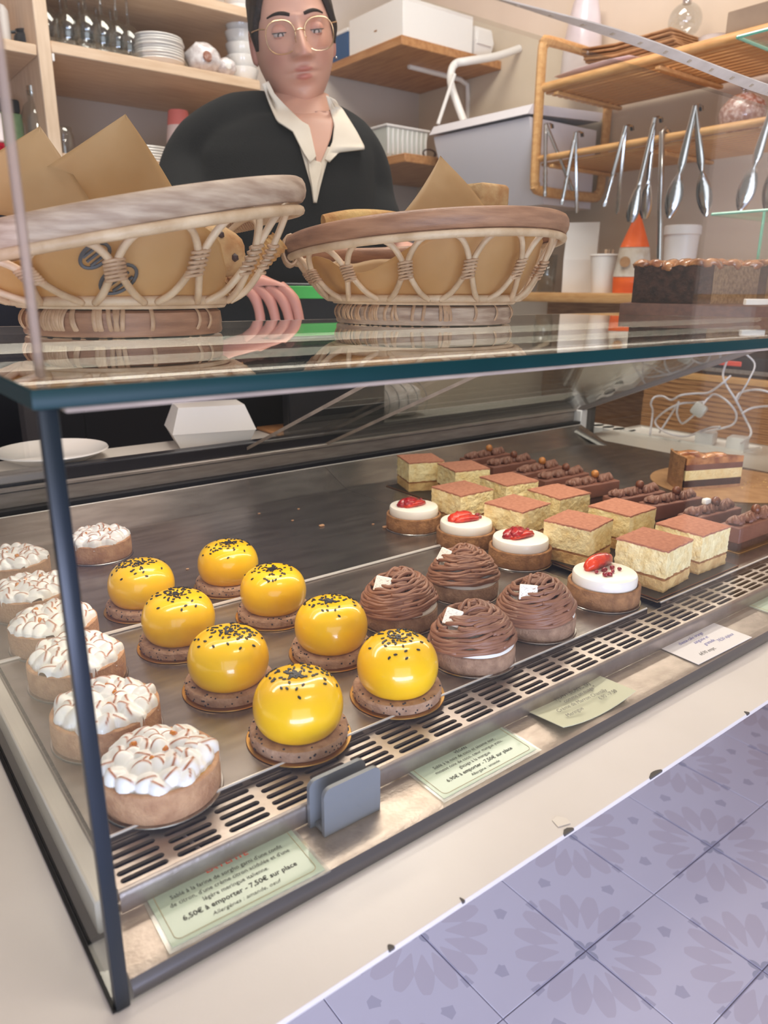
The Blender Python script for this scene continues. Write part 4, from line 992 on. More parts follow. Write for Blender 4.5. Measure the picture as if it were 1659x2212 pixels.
def mk(t):
    mb = MB(); Mx = Euler((0.1, -0.75, -0.4)).to_matrix().to_4x4()
    rows = []
    for i in range(40):
        x = -0.032 + 0.064*i/39; r = 0.0115 + 0.0009*math.cos(i*2*math.pi/3.3)
        rows.append([Mx @ Vector((x, r*math.cos(a), r*0.85*math.sin(a))) for a in [2*math.pi*j/16 for j in range(16)]])
    mb.grid(rows, closed=True); k = 16; n = len(mb.v); mb.f += [tuple(range(15, -1, -1)), tuple(n-16+i for i in range(16))]; mb.mi += [0, 0]
    mb.build('ridged_finger', M['bread'], t)
resting('ridged pale biscuit finger leaning in the near basket by the scone', 'biscuit_finger', 'biscuit', 552, 572, 0.34, mk)
def mk(t):
    mb = MB(); pts = [Vector((-0.066, 0.01, -0.004)), Vector((-0.03, 0, 0.001)), Vector((0.02, -0.004, 0.002)), Vector((0.06, 0, 0))]
    sp = spline(pts, 8); n = len(sp); mb.tube(sp, [0.0125*(0.75 + 0.25*math.sin(math.pi*(0.06+0.88*i/(n-1)))) for i in range(n)], 16); mb.build('roll', M['bread'], t)
resting('long rolled bread lying across the far basket, its end by the worker', 'rolled_bread', 'bread', 812, 482, 0.42, mk)
def mk(t):
    mb = MB(); mb.rbox((-0.026, -0.02, -0.016), (0.026, 0.02, 0.016), 0.009, 3); b = mb
    b.v = [tuple(Vector(v)*(1+0.10*noise.noise(Vector(v)*90))) for v in b.v]; b.build('crumb', M['scone'], t)
sc_ = resting('square golden scone at the back of the far basket beside the paper peak', 'scone', 'scone', 1050, 428, 0.40, mk)
sc_['group'] = 'scones in the far basket'
for k_ in (1, 2):
    dup(sc_, sc_.location + Vector((0.004*k_, 0.003*k_, -0.0325*k_)), 0.5*k_, ['', 'scone in the far basket directly under the square golden one', 'lowest scone of the pile hidden by paper in the far basket'][k_])
# ------------------------------------------------------------------ cake on its plank
pz = 0.3398
pl = thing('cake_plank', 'dark wooden plank under the loaf cake at the end of the glass shelf', 'board', (1.10, 0.40, ST), 0)
mb = MB(); q = [at(1336, 650, 'z', pz+0.0002)]; a = Vector((0.985, 0.405)); e1 = Vector((0.87, 0.49)); e2 = Vector((0.49, -0.87))
cor = dep(1340, 650, 1.20); cor = Vector((cor.x, cor.y))
P4 = [cor, cor + e2*0.42 + e1*0.02, cor + e2*0.46 + e1*0.22, cor + e1*0.24]
mb.prism([(p.x-1.10, p.y-0.40) for p in P4], 0.0, pz-ST); mb.build('plank', M['plank'], pl, smooth=False)
def loaf_cake(label, c0, ax, ay, L_, W_, H_):
    t = thing('loaf_cake', label, 'cake', (c0.x, c0.y, pz+0.0004), 0); mb = MB(); rows = []
    # c0 is the near corner; ax runs along the crust side, ay across the cut face
    nx, nz = 26, 8
    def P(u, v, z): return Vector((ax.x*u + ay.x*v, ax.y*u + ay.y*v, z))
    side = [[P(L_*i/nx, -0.0015 + 0.0015*noise.noise(Vector((i*.9, k*.9, 1))), H_*k/nz*(1 + (0.03*math.sin(i*1.3) if k == nz else 0))) for i in range(nx+1)] for k in range(nz+1)]
    mb.grid(side)
    back = [[P(L_*i/nx, W_, H_*k/nz) for i in range(nx+1)] for k in range(nz+1)]; mb.grid([r[::-1] for r in back])
    far = [[P(L_ + 0.006*math.sin(math.pi*j/8), W_*j/8, H_*k/nz) for j in range(9)] for k in range(nz+1)]; mb.grid(far)
    mb.build('dark_crust', M['cake_dark'], t, angle=180)
    mb = MB(); cut = [[P(0.0008*noise.noise(Vector((j*1.1, k*1.1, 3))), W_*j/10, H_*k/nz) for j in range(11)] for k in range(nz+1)]; mb.grid([r[::-1] for r in cut]); mb.build('cut_crumb', M['crumb'], t, angle=180)
    mb = MB(); top = [[P(L_*i/nx, W_*j/10, H_ + 0.003*noise.noise(Vector((i*.5, j*.7, 0)))) for i in range(nx+1)] for j in range(11)]; mb.grid(top); mb.build('cake_top', M['crumb'], t, angle=180)
    n = 0; m0 = None
    for i in range(6):
        for j in range(3):
            mb = MB(); lumpy(mb, (0, 0, 0), 0.016, (1.2, 0.9, 0.62), i*3+j, 0.2); o = mb.build('caramel_fruit', M['pear'], t, angle=180)
            o.location = P(0.012 + (L_-0.02)*i/5, 0.014 + (W_-0.026)*j/2, H_+0.001); o.rotation_euler = (0.3*math.sin(i), 0.2, i*1.1+j)
    return t
nc = dep(1535, 648, 1.16); nc = Vector((nc.x, nc.y)); fa = dep(1366, 640, 1.25); fa = Vector((fa.x, fa.y)); ra = dep(1634, 640, 1.235); ra = Vector((ra.x, ra.y))
loaf_cake('dark crusted loaf cake with glazed fruit on top and a pale cut face', nc, (fa-nc).normalized(), (ra-nc).normalized(), (fa-nc).length, (ra-nc).length, 0.058)
n2 = dep(1652, 640, 1.36); n2 = Vector((n2.x, n2.y))
loaf_cake('second dark cake behind the loaf cake at the edge of the view', n2, Vector((0.35, 0.94)), Vector((0.94, -0.35)), 0.12, 0.12, 0.066)
p = dep(1636, 640, 1.13); t = thing('price_tag', 'small white tag lying on the plank below the cut cake', 'tag', (p.x, p.y, pz), -0.5)
mb = MB(); mb.rbox((-0.02, -0.004, 0), (0.02, 0.004, 0.009), 0.001, 1); mb.build('tag_block', M['white_card'], t)
# ------------------------------------------------------------------ left wall shelving
YS = 1.85; YW = 2.298
sh = thing('wall_shelf_unit', 'pale wooden shelving with an upright post, holding glasses and plates', 'shelving', (0.5, YW, FZ))
def wbox(t, name, lo, hi, m_, r=0.002):
    mb = MB(); o = t.location; mb.rbox([lo[i]-o[i] for i in range(3)], [hi[i]-o[i] for i in range(3)], r, 1); return mb.build(name, m_, t)
wbox(sh, 'upright_post', (0.514, YS-0.004, 0.655), (0.547, YW, 1.42), M['wood_up'])
wbox(sh, 'upright_post', (-0.36, YS-0.004, 0.655), (-0.33, YW, 1.42), M['wood_up'])
wbox(sh, 'shelf_board', (0.5475, YS, 0.918), (1.132, YW, 0.945), M['wood'])
wbox(sh, 'shelf_board', (-0.33, YS, 0.905), (0.5135, YW, 0.930), M['wood'])
wbox(sh, 'shelf_board', (0.5475, YS+0.02, 1.105), (1.30, YW, 1.13), M['wood'])
wbox(sh, 'shelf_board', (0.5475, YS-0.002, 0.664), (1.30, YW, 0.690), M['wood'])
wbox(sh, 'shelf_board', (-0.33, YS, 0.650), (0.5135, YW, 0.676), M['wood'])
wbox(sh, 'end_panel', (1.132, YS+0.03, 0.69), (1.150, YW, 0.945), M['wood_up'])
wbox(sh, 'shelf_clip', (0.548, YS, 0.900), (0.554, YS+0.03, 0.917), M['white_plastic'], 0.001)
for z in (1.075, 1.02): wbox(sh, 'wall_rail', (0.56, YW-0.012, z), (1.30, YW, z+0.008), M['rail'], 0.001)
for x0 in (0.5305, -0.36): wbox(sh, 'cabinet_front', (x0, YS+0.0, FZ), (x0+0.889, YS+0.03, 0.649), M['navy'], 0.002)
SL = 0.9455
# upside-down wine glasses
def wine_glass(label, x, y, s):
    t = thing('wine_glass', label, 'glass', (x, y, SL), 0, 'upturned wine glasses on the shelf')
    mb = MB(); mb.lathe([(0.030, 0), (0.036, 0.03), (0.037, 0.05), (0.032, 0.075), (0.018, 0.092), (0.005, 0.098), (0.0045, 0.103)], 28); mb.build('bowl', M['glassware'], t, angle=180)
    mb = MB(); mb.lathe([(0.0045, 0.10), (0.0036, 0.14), (0.0042, 0.172)], 12); mb.build('stem', M['glassware'], t, angle=180)
    mb = MB(); mb.lathe([(0.004, 0.171), (0.018, 0.176), (0.033, 0.178), (0.033, 0.1795), (0, 0.1795)], 28); mb.build('foot', M['glassware'], t, angle=180)
    t.scale = (s, s, s); return t
spots = [(107, 1.93, 1.0), (152, 1.92, 1.0), (192, 1.90, 1.0), (226, 1.905, 0.98), (257, 1.91, .95), (281, 1.92, .93), (140, 2.05, 1.0), (180, 2.04, 1.0), (215, 2.06, 1.0), (245, 2.05, 1.0)]
g0 = None
labs = ['wine glass next to the wooden post', 'second wine glass from the wooden post, front row', 'third wine glass from the wooden post, front row', 'fourth wine glass from the wooden post, front row', 'fifth wine glass from the wooden post, front row', 'wine glass nearest the plate stack',
        'rear row wine glass closest to the post', 'rear row wine glass second from the post', 'rear row wine glass third from the post', 'rear row wine glass closest to the plates']
for (px, y, s_), lab in zip(spots, labs):
    p = at(px, 110, 'y', y)
    if g0 is None: g0 = wine_glass('upturned ' + lab, p.x, y, s_)
    else: q = dup(g0, (p.x, y, SL), 0, 'upturned ' + lab); q.scale = (s_, s_, s_)
# plates
def plate_mesh(r, h=0.016):
    mb = MB(); mb.lathe([(0, 0), (r*0.62, 0), (r*0.68, 0.003), (r*0.95, h-0.002), (r, h), (r*0.985, h+0.0022), (r*0.66, 0.0062), (0, 0.0042)], 48); return mb
pm = plate_mesh(0.068)
px = at(345, 125, 'y', 1.93).x
pl0 = None
for k in range(9):
    lab = 'white plate, %s from the bottom of the stack beside the wine glasses' % ['first', 'second', 'third', 'fourth', 'fifth', 'sixth', 'seventh', 'eighth', 'ninth'][k]
    if pl0 is None: o = pl0 = pm.build('plate', M['ceramic'], None)
    else: o = pl0.copy(); COL.objects.link(o)
    o.location = (px + 0.002*math.sin(k*2.2), 1.93 + 0.002*math.cos(k*1.7), SL + 0.0068*k + (0.003 if k > 5 else 0)); tag(o, lab, 'plate', 'plates in the shelf stack')
bm_ = MB(); bm_.lathe([(0, 0), (0.026, 0), (0.030, 0.004), (0.054, 0.030), (0.056, 0.036), (0.054, 0.0365), (0.028, 0.006), (0, 0.0045)], 40)
bx = at(318, 110, 'y', 2.07).x; w0 = None
for k in range(4):
    if w0 is None: o = w0 = bm_.build('bowl', M['ceramic'], None)
    else: o = w0.copy(); COL.objects.link(o)
    o.location = (bx, 2.07, SL + 0.012*k + 0.001); tag(o, ['lowest', 'second', 'third', 'topmost'][k] + ' white bowl stacked behind the plates', 'bowl', 'bowls behind the plates')
# wrapped bundles
def bundle(label, px, py, y, r, seed):
    p = at(px, py, 'y', y); t = thing('wrapped_bundle', label, 'bundle', (p.x, y, SL), 0, 'plastic wrapped bundles')
    mb = MB(); lumpy(mb, (0, 0, r*0.9), r, (1.0, 1.2, 0.9), seed, 0.22, 2.2); mb.build('plastic_wrap', mat('cloudy_wrap%d' % seed, (236, 230, 230), 0.25, 0, (205, 192, 190), 60, 0.9, 60, coat=0.5), t, angle=180)
    mb = MB(); mb.lathe([(0, 0), (r*0.30, 0.0), (r*0.24, 0.004), (0, 0.005)], 20, Matrix.Translation((-r*0.25, -r*1.16, r*0.8)) @ Matrix.Rotation(math.pi/2, 4, 'X')); mb.build('open_end', M['loaf'] if r > 0.04 else M['ceramic'], t)
bundle('larger plastic wrapped bundle with a brown end, next to the plate stack', 438, 118, 1.92, 0.048, 4)
bundle('smaller round plastic wrapped bundle nearest the worker', 486, 135, 1.90, 0.030, 8)
p = at(400, 110, 'y', 2.05); t = thing('tan_pot', 'small tan pot behind the wrapped bundles', 'pot', (p.x, 2.05, SL))
mb = MB(); mb.lathe([(0, 0), (0.034, 0), (0.040, 0.05), (0.038, 0.054), (0.036, 0.05), (0, 0.03)], 32); mb.build('body', M['wall_warm'], t)
cm = MB(); cm.lathe([(0, 0), (0.030, 0), (0.036, 0.006), (0.0475, 0.040), (0.048, 0.046), (0.046, 0.0465), (0.034, 0.010), (0, 0.008)], 40); c0_ = None
px = at(524, 150, 'y', 1.95).x
for k in range(7):
    if c0_ is None: o = c0_ = cm.build('coffee_bowl', M['ceramic'], None)
    else: o = c0_.copy(); COL.objects.link(o)
    o.location = (px, 1.95, SL + 0.032*k); tag(o, 'white bowl, %s from the bottom of the tower behind the worker' % ['first', 'second', 'third', 'fourth', 'fifth', 'sixth', 'seventh'][k], 'bowl', 'tower of bowls beside the worker')
# left compartment
p = at(60, 100, 'y', 1.97); t = thing('dark_jug', 'small dark jug in the left shelf compartment', 'jug', (p.x, 1.97, 0.931))
mb = MB(); mb.lathe([(0, 0), (0.026, 0), (0.034, 0.02), (0.030, 0.042), (0.022, 0.05), (0.026, 0.056), (0.022, 0.056), (0, 0.03)], 28); mb.build('body', M['dark_glaze'], t)
mb = MB(); mb.tube([(-0.026, 0, 0.05), (-0.044, 0, 0.046), (-0.046, 0, 0.026), (-0.033, 0, 0.016)], 0.004, 8); mb.build('handle', M['dark_glaze'], t)
p = at(-8, 40, 'y', 1.97); t = thing('white_jar', 'pale jar beside the dark jug at the frame edge', 'jar', (p.x, 1.97, 0.931))
mb = MB(); mb.lathe([(0, 0), (0.03, 0), (0.03, 0.09), (0.024, 0.1), (0, 0.1)], 28); mb.build('body', M['ceramic'], t)
L2 = 0.6765
p = at(18, 260, 'y', 2.0); t = thing('green_packet', 'green packet with a black folded top in the left compartment', 'packet', (p.x, 2.0, L2))
mb = MB(); mb.rbox((-0.032, -0.02, 0), (0.032, 0.02, 0.118), 0.006, 2); mb.build('packet_body', M['bag_green'], t)
mb = MB(); mb.rbox((-0.030, -0.016, 0.118), (0.030, 0.016, 0.152), 0.006, 2); mb.build('folded_top', M['dark'], t)
p = at(-14, 275, 'y', 1.97); t = thing('red_packet', 'white and red packet at the frame edge beside the green packet', 'packet', (p.x, 1.97, L2))
mb = MB(); mb.rbox((-0.02, -0.02, 0.04), (0.02, 0.02, 0.11), 0.004, 1); mb.build('packet_body', M['white_card'], t); mb = MB(); mb.rbox((-0.02, -0.02, 0), (0.02, 0.02, 0.04), 0.004, 1); mb.build('red_band', M['berry'], t)
p = at(76, 260, 'y', 1.95); t = thing('glass_bottle', 'clear glass bottle against the wooden post', 'bottle', (p.x, 1.95, L2))
mb = MB(); mb.lathe([(0, 0), (0.036, 0), (0.038, 0.01), (0.037, 0.10), (0.024, 0.135), (0.013, 0.145), (0.013, 0.165), (0.015, 0.168)], 32); mb.build('body', M['glassware'], t, angle=180)
mb = MB(); mb.lathe([(0, 0), (0.012, 0), (0.012, 0.02), (0, 0.02)], 16); mb.build('stopper', M['chrome'], t, loc=(0, 0, 0.16))
L3 = 0.6905
p = at(138, 300, 'y', 1.93); t = thing('glass_jar', 'small empty glass jar right of the wooden post', 'jar', (p.x, 1.93, L3))
mb = MB(); mb.lathe([(0, 0), (0.026, 0), (0.027, 0.004), (0.027, 0.055), (0.023, 0.062), (0.024, 0.075)], 28); mb.build('body', M['glassware'], t, angle=180)
cupm = MB(); cupm.lathe([(0, 0), (0.040, 0), (0.0405, 0.003), (0.0345, 0.050), (0.029, 0.09), (0.028, 0.092), (0, 0.092)], 32); k0 = None
px = at(388, 290, 'y', 2.0).x
for k in range(5):
    if k0 is None: o = k0 = cupm.build('paper_cup', M['palepink'], None)
    else:
        o = k0.copy(); COL.objects.link(o)
        if k == 4:
            o.data = k0.data.copy(); o.data.materials.append(M['pink'])
            for f_ in o.data.polygons: f_.material_index = 1 if f_.center.z > 0.050 else 0
    o.location = (px, 2.0, L3 + 0.020*k + (0.0)); tag(o, ['lowest pale pink', 'second pale pink', 'third pale pink', 'fourth pale pink', 'topmost coral'][k] + ' upturned paper cup in the short stack left of the worker', 'cup', 'stack of upturned paper cups')
p = at(355, 310, 'y', 2.03); t = thing('kraft_pot', 'small kraft pot beside the stack of pink cups', 'pot', (p.x, 2.03, L3))
mb = MB(); mb.lathe([(0, 0), (0.024, 0), (0.026, 0.05), (0.027, 0.052), (0, 0.05)], 24); mb.build('body', M['kraft'], t)
pm2 = plate_mesh(0.075, 0.010); q0 = None; px = at(318, 325, 'y', 1.95).x
for k in range(6):
    if q0 is None: o = q0 = pm2.build('saucer', M['ceramic'], None)
    else: o = q0.copy(); COL.objects.link(o)
    o.location = (px, 1.95, L3 + 0.0072*k); tag(o, 'white saucer, %s from the bottom of the low stack under the glasses shelf' % ['first', 'second', 'third', 'fourth', 'fifth', 'sixth'][k], 'saucer', 'low stack of saucers')

# ------------------------------------------------------------------ right wall: box shelf, folding frame bin, rack
XW = 2.119
bs = thing('box_shelf', 'warm wooden wall shelf carrying white pastry boxes', 'shelf', (XW, 2.1, 1.15))
mb = MB(); mb.rbox((1.652-XW, -0.265, -0.024), (0, 0.19, 0.004), 0.002, 1); mb.build('board', M['wood_warm'], bs)
for y in (-0.10,):
    mb = MB(); mb.tube([(-0.30, y, -0.028), (-0.05, y, -0.032), (-0.012, y, -0.045), (-0.006, y, -0.09), (-0.006, y, -0.30)], 0.009, 8); mb.build('bracket', M['white_paint'], bs)
def boxy(name, label, cat, lo, hi, m_, taper=0.0, lid=None):
    c = Vector(((lo[0]+hi[0])/2, (lo[1]+hi[1])/2, lo[2])); t = thing(name, label, cat, c)
    a = (hi[0]-lo[0])/2; b_ = (hi[1]-lo[1])/2; H_ = hi[2]-lo[2]; mb = MB()
    if taper: mb.grid([[Vector((sx*a*k, sy*b_*k, z)) for sx, sy in ((-1,-1),(1,-1),(1,1),(-1,1))] for z, k in ((0, 1-taper), (H_*0.55, 1.0), (H_, 1-taper*0.8))], closed=True); n = len(mb.v); mb.f += [(3,2,1,0), (n-4, n-3, n-2, n-1)]; mb.mi += [0, 0]
    else: mb.rbox((-a, -b_, 0), (a, b_, H_), 0.0015, 1)
    mb.build('box_body', m_, t, smooth=bool(not taper))
    return t, a, b_, H_
BZ = 1.1545
t, a, b_, H_ = boxy('pastry_box', 'large white pastry box at the end of the warm wooden shelf', 'box', (1.665, 1.845, BZ), (1.98, 2.15, BZ+0.115), M['white_card'])
mb = MB(); mb.box((-a-0.0006, -0.012, 0.045), (-a+0.0002, 0.004, 0.050)); mb.build('tab_slot', M['kraft'], t, smooth=False)
t, a, b_, H_ = boxy('takeaway_box', 'small white takeaway box on the warm wooden shelf by the wall', 'box', (1.995, 1.85, BZ), (2.09, 1.98, BZ+0.095), M['white_card'], 0.16)
mb = MB(); mb.rbox((-a*0.75, -b_-0.003, 0.04), (a*0.75, -b_*0.92, 0.085), 0.001, 1); mb.build('front_flap', M['white_card'], t)
t, a, b_, H_ = boxy('blue_carton', 'blue carton with a white lid behind the large pastry box', 'box', (1.665, 2.158, BZ), (1.86, 2.285, BZ+0.085), M['blue_box'])
mb = MB(); mb.rbox((-a-0.002, -b_-0.002, H_), (a+0.002, b_+0.002, H_+0.012), 0.002, 1); mb.build('lid', M['white_card'], t)
lw_ = thing('low_shelf', 'lower warm wooden shelf holding the clear tub behind the worker', 'shelf', (XW, 2.05, 0.80))
mb = MB(); mb.rbox((1.652-XW, -0.24, -0.028), (0, 0.24, 0.0), 0.002, 1); mb.build('board', M['wood_warm'], lw_)
t = thing('clear_tub', 'ribbed translucent tub with a rim on the lower wooden shelf', 'tub', (1.755, 2.02, 0.8005))
mb = MB(); rows = [[Vector((sx*0.095*k, sy*0.10*k, z)) for sx, sy in ((-1,-1),(1,-1),(1,1),(-1,1))] for z, k in ((0, 0.86), (0.10, 1.0))]; mb.grid(rows, closed=True); mb.f.append((3,2,1,0)); mb.mi.append(0); mb.build('tub_body', mat('frosted_tub', (206, 208, 200), 0.4, trans=0.0), t, smooth=False)
mb = MB(); mb.tube([(-0.097, -0.102, 0.102), (0.097, -0.102, 0.102), (0.097, 0.102, 0.102), (-0.097, 0.102, 0.102)], 0.004, 6, closed=True); mb.build('tub_rim', M['white_plastic'], t)
mb = MB()
for k in range(9): mb.rbox((-0.09+0.0215*k, -0.101, 0.012), (-0.085+0.0215*k, -0.094, 0.096), 0.001, 1)
mb.build('ribs', M['white_plastic'], t, kind='stuff')
t = thing('sunglasses', 'dark spectacles lying on the lower shelf by the white bin', 'spectacles', (1.80, 1.86, 0.8005))
mb = MB(); mb.tube([(0.03*math.cos(a), -0.006 + 0.0*a, 0.016 + 0.014*math.sin(a)) for a in [6.283*i/16 for i in range(16)]], 0.003, 6, closed=True); mb.tube([(0.03, 0, 0.02), (0.07, 0.05, 0.02), (0.08, 0.09, 0.004)], 0.003, 6); mb.build('frame', M['choc_dark'], t)
# tilting white bin on a tubular bracket
bn = thing('tubular_bin', 'white tilted bin hanging from a bent white tube bracket on the wall', 'bin', (1.85, 1.45, 0.85))
O_ = Vector((1.85, 1.45, 0.85))
fl = at(927, 292, 'x', 1.72); fr = at(1140, 245, 'x', 1.74)
lipz = 0.026
mb = MB(); A1 = fl; B1 = fr; up = Vector((0.02, 0, 0.028)); dpt = Vector((0.20, 0.0, 0.075))
def slab(p, q, u, v):
    mb = MB(); vs = [p, q, q+u, p+u, p+v, q+v, q+u+v, p+u+v]; mb.add([x - O_ for x in vs], [(0,1,2,3), (7,6,5,4), (0,4,5,1), (1,5,6,2), (2,6,7,3), (3,7,4,0)]); return mb
slab(A1, B1, up, Vector((0.34, 0, 0.02))).build('bin_lid', M['lav_plastic'], bn, smooth=False)
mb = MB(); rows = []
for f in [k/10 for k in range(11)]:
    z = -0.006 - 0.235*f; ins = 0.024*math.sin(f*2.2) + 0.07*f*f
    p = A1 + Vector((0.012 + ins*1.0, -0.010 - 0.02*f, z)); q = B1 + Vector((0.012 + ins*1.0, 0.004, z))
    rows.append([p - O_ + Vector((0.32 - ins, 0, 0)), p - O_, q - O_, q - O_ + Vector((0.32 - ins, 0, 0))])
mb.grid(rows, closed=True); n = len(mb.v); mb.f += [(n-4, n-3, n-2, n-1)]; mb.mi += [0]; mb.build('bin_body', M['lav_plastic'], bn, angle=60)
tb = [at(1008, 250, 'x', 1.80), at(985, 150, 'x', 1.79), at(972, 150, 'x', 1.79)]
pts = [at(1002, 262, 'x', 1.83), at(976, 190, 'x', 1.82), at(974, 158, 'x', 1.82), at(984, 138, 'x', 1.84), at(1010, 132, 'x', 1.87), at(1070, 122, 'x', 2.0), at(1122, 105, 'x', 2.115)]
mb = MB(); mb.tube([p - O_ for p in spline(pts, 6)], 0.0125, 12); mb.build('bent_tube', M['white_paint'], bn)
mb = MB(); mb.tube([at(982, 160, 'x', 1.80) - O_, at(946, 268, 'x', 1.74) - O_], 0.006, 8); mb.build('stay_rod', M['white_paint'], bn)
mb = MB(); mb.ico(at(1122, 105, 'x', 2.112) - O_, 0.008, 2); mb.build('bolt', M['chrome'], bn)

# worktop along the right wall
wk = thing('wall_worktop', 'wooden worktop edge along the right wall under the tongs rack', 'worktop', (1.95, 0.9, FZ))
mb = MB(); mb.rbox((1.775-1.95, -1.6, 0.352-FZ-0.028), (2.118-1.95, 0.62, 0.352-FZ), 0.003, 2); mb.build('top', M['bamboo'], wk)
mb = MB(); mb.box((2.09-1.95, -1.6, 0), (2.118-1.95, 0.62, 0.352-FZ-0.029)); mb.build('front', M['bamboo_panel'], wk, smooth=False)
WZ = 0.3525
def wall_pt(px, py, x): return at(px, py, 'x', x)
p = wall_pt(1252, 600, 1.95); t = thing('paper_bag', 'tall white paper bag standing on the worktop behind the far basket', 'bag', (p.x, p.y, WZ), -1.02)
mb = MB(); mb.grid([[Vector((sx*0.055*k, sy*0.03*k2, z)) for sx, sy in ((-1,-1),(1,-1),(1,1),(-1,1))] for z, k, k2 in ((0, 0.9, 1), (0.10, 0.92, 1.0), (0.17, 0.9, 0.5), (0.212, 0.9, 0.08))], closed=True); mb.f.append((3,2,1,0)); mb.mi.append(0); mb.build('bag_body', M['white_card'], t, smooth=False)
p = wall_pt(1305, 600, 1.88); t = thing('stirrer_cup', 'white paper cup of wooden stirrers on the worktop', 'cup', (p.x, p.y, WZ))
mb = MB(); mb.lathe([(0, 0), (0.034, 0), (0.045, 0.104), (0.0475, 0.106), (0.046, 0.110), (0.042, 0.108), (0.032, 0.01), (0, 0.008)], 36); mb.build('cup_body', M['white_card'], t)
s0 = None
for k in range(7):
    mb = MB(); mb.rbox((-0.003, -0.0008, 0), (0.003, 0.0008, 0.112), 0.0004, 1); o = mb.build('stirrer', M['wood'], t, loc=(-0.018+0.006*k, 0.004*(k % 3)-0.004, 0.012)); o.rotation_euler = (0.05*math.sin(k), 0.08*math.cos(k*2), k)
p = wall_pt(1366, 590, 1.86); t = thing('orange_packet', 'orange and clear plastic packet standing between cup and rod on the worktop', 'packet', (p.x, p.y, WZ), -1.0)
def pillow(z0, z1, w0, w1, d0, d1):
    mb = MB(); mb.grid([[Vector((sx*(w0+(w1-w0)*f), sy*(d0+(d1-d0)*f)*(1+0.1*math.sin(sx*9+f*7)), z0+(z1-z0)*f)) for sx, sy in ((-1,-.7),(-.4,-1),(.4,-1),(1,-.7),(1,.7),(.4,1),(-.4,1),(-1,.7))] for f in [k/5 for k in range(6)]], closed=True); return mb
pillow(0.0, 0.045, 0.050, 0.052, 0.020, 0.026).build('orange_base', M['orange_bag'], t, angle=180)
pillow(0.045, 0.125, 0.052, 0.040, 0.026, 0.022).build('clear_window', M['clear_bag'], t, angle=180)
pillow(0.125, 0.215, 0.040, 0.006, 0.022, 0.003).build('orange_top', M['orange_bag'], t, angle=180)
mb = MB(); mb.lathe([(0, 0), (0.014, 0), (0.0145, 0.001), (0, 0.0012)], 24, Matrix.Translation((-0.022, -0.0262, 0.085)) @ Matrix.Rotation(math.pi/2, 4, 'X')); mb.build('round_seal', M['kraft'], t)
p = wall_pt(1470, 540, 1.93); t = thing('white_bucket', 'white lidded plastic bucket on the worktop behind the loaf cake', 'bucket', (p.x, p.y, WZ))
mb = MB(); mb.lathe([(0, 0), (0.040, 0), (0.046, 0.155), (0.050, 0.157), (0.050, 0.178), (0.047, 0.181), (0, 0.181)], 36); mb.build('bucket_body', M['white_plastic'], t)
p = wall_pt(1180, 600, 1.97); t = thing('tumbler', 'clear tumbler on the worktop behind the far basket rim', 'tumbler', (p.x, p.y, WZ))
mb = MB(); mb.lathe([(0, 0), (0.03, 0), (0.034, 0.12), (0.033, 0.12), (0.028, 0.006)], 28); mb.build('body', M['glassware'], t, angle=180)
# bamboo rack
XR = 1.78
rk = thing('bamboo_rack', 'two tier bamboo wall rack with a rounded end loop and hanging tongs', 'rack', (XR, 1.0, 0.74)); RO = Vector((XR, 1.0, 0.74))
lp = [(0, 1.035), (0.025, 1.052), (0.28, 1.052), (0.31, 1.035), (0.318, 1.0), (0.318, 0.70), (0.305, 0.665), (0.28, 0.650), (0.025, 0.650), (0, 0.668), (-0.006, 0.70), (-0.006, 1.0)]
mb = MB(); mb.tube([Vector((XR + p.x, 1.335, p.y)) - RO for p in spline([(x, z, 0) for x, z in lp], 4, True)], 1.0, 8, closed=True, flat=(0.015, 0.013), up=(0, 1, 0)); mb.build('end_loop', M['bamboo'], rk)
def rack_bar(z, x, r, y0=0.30, y1=1.33, name='rack_bar'):
    mb = MB(); mb.tube([Vector((x+XR, y0, z)) - RO, Vector((x+XR, (y0+y1)/2, z)) - RO, Vector((x+XR, y1, z)) - RO], r, 10); return mb.build(name, M['bamboo'], rk)
rack_bar(0.736, 0.0, 0.0095); rack_bar(0.736, 0.31, 0.0095); rack_bar(0.926, 0.0, 0.0125); rack_bar(0.926, 0.31, 0.0125)
for zz_, nm in ((0.915, 'upper_slat'), (0.722, 'lower_slat')):
    s0 = None
    for k in range(11):
        if s0 is None:
            mb = MB(); mb.rbox((-0.009, -0.515, -0.004), (0.009, 0.515, 0.004), 0.002, 1); s0 = o = mb.build(nm, M['bamboo'], rk)
        else: o = s0.copy(); COL.objects.link(o)
        o.location = (0.022 + 0.0268*k, -0.185, zz_-0.74)
for y in (0.55, 0.95, 1.28):
    for z in (0.905, 0.712):
        mb = MB(); mb.rbox((0.0, y-1.0-0.008, z-0.74-0.005), (0.31, y-1.0+0.008, z-0.74+0.005), 0.002, 1); mb.build('cross_bar', M['bamboo'], rk)
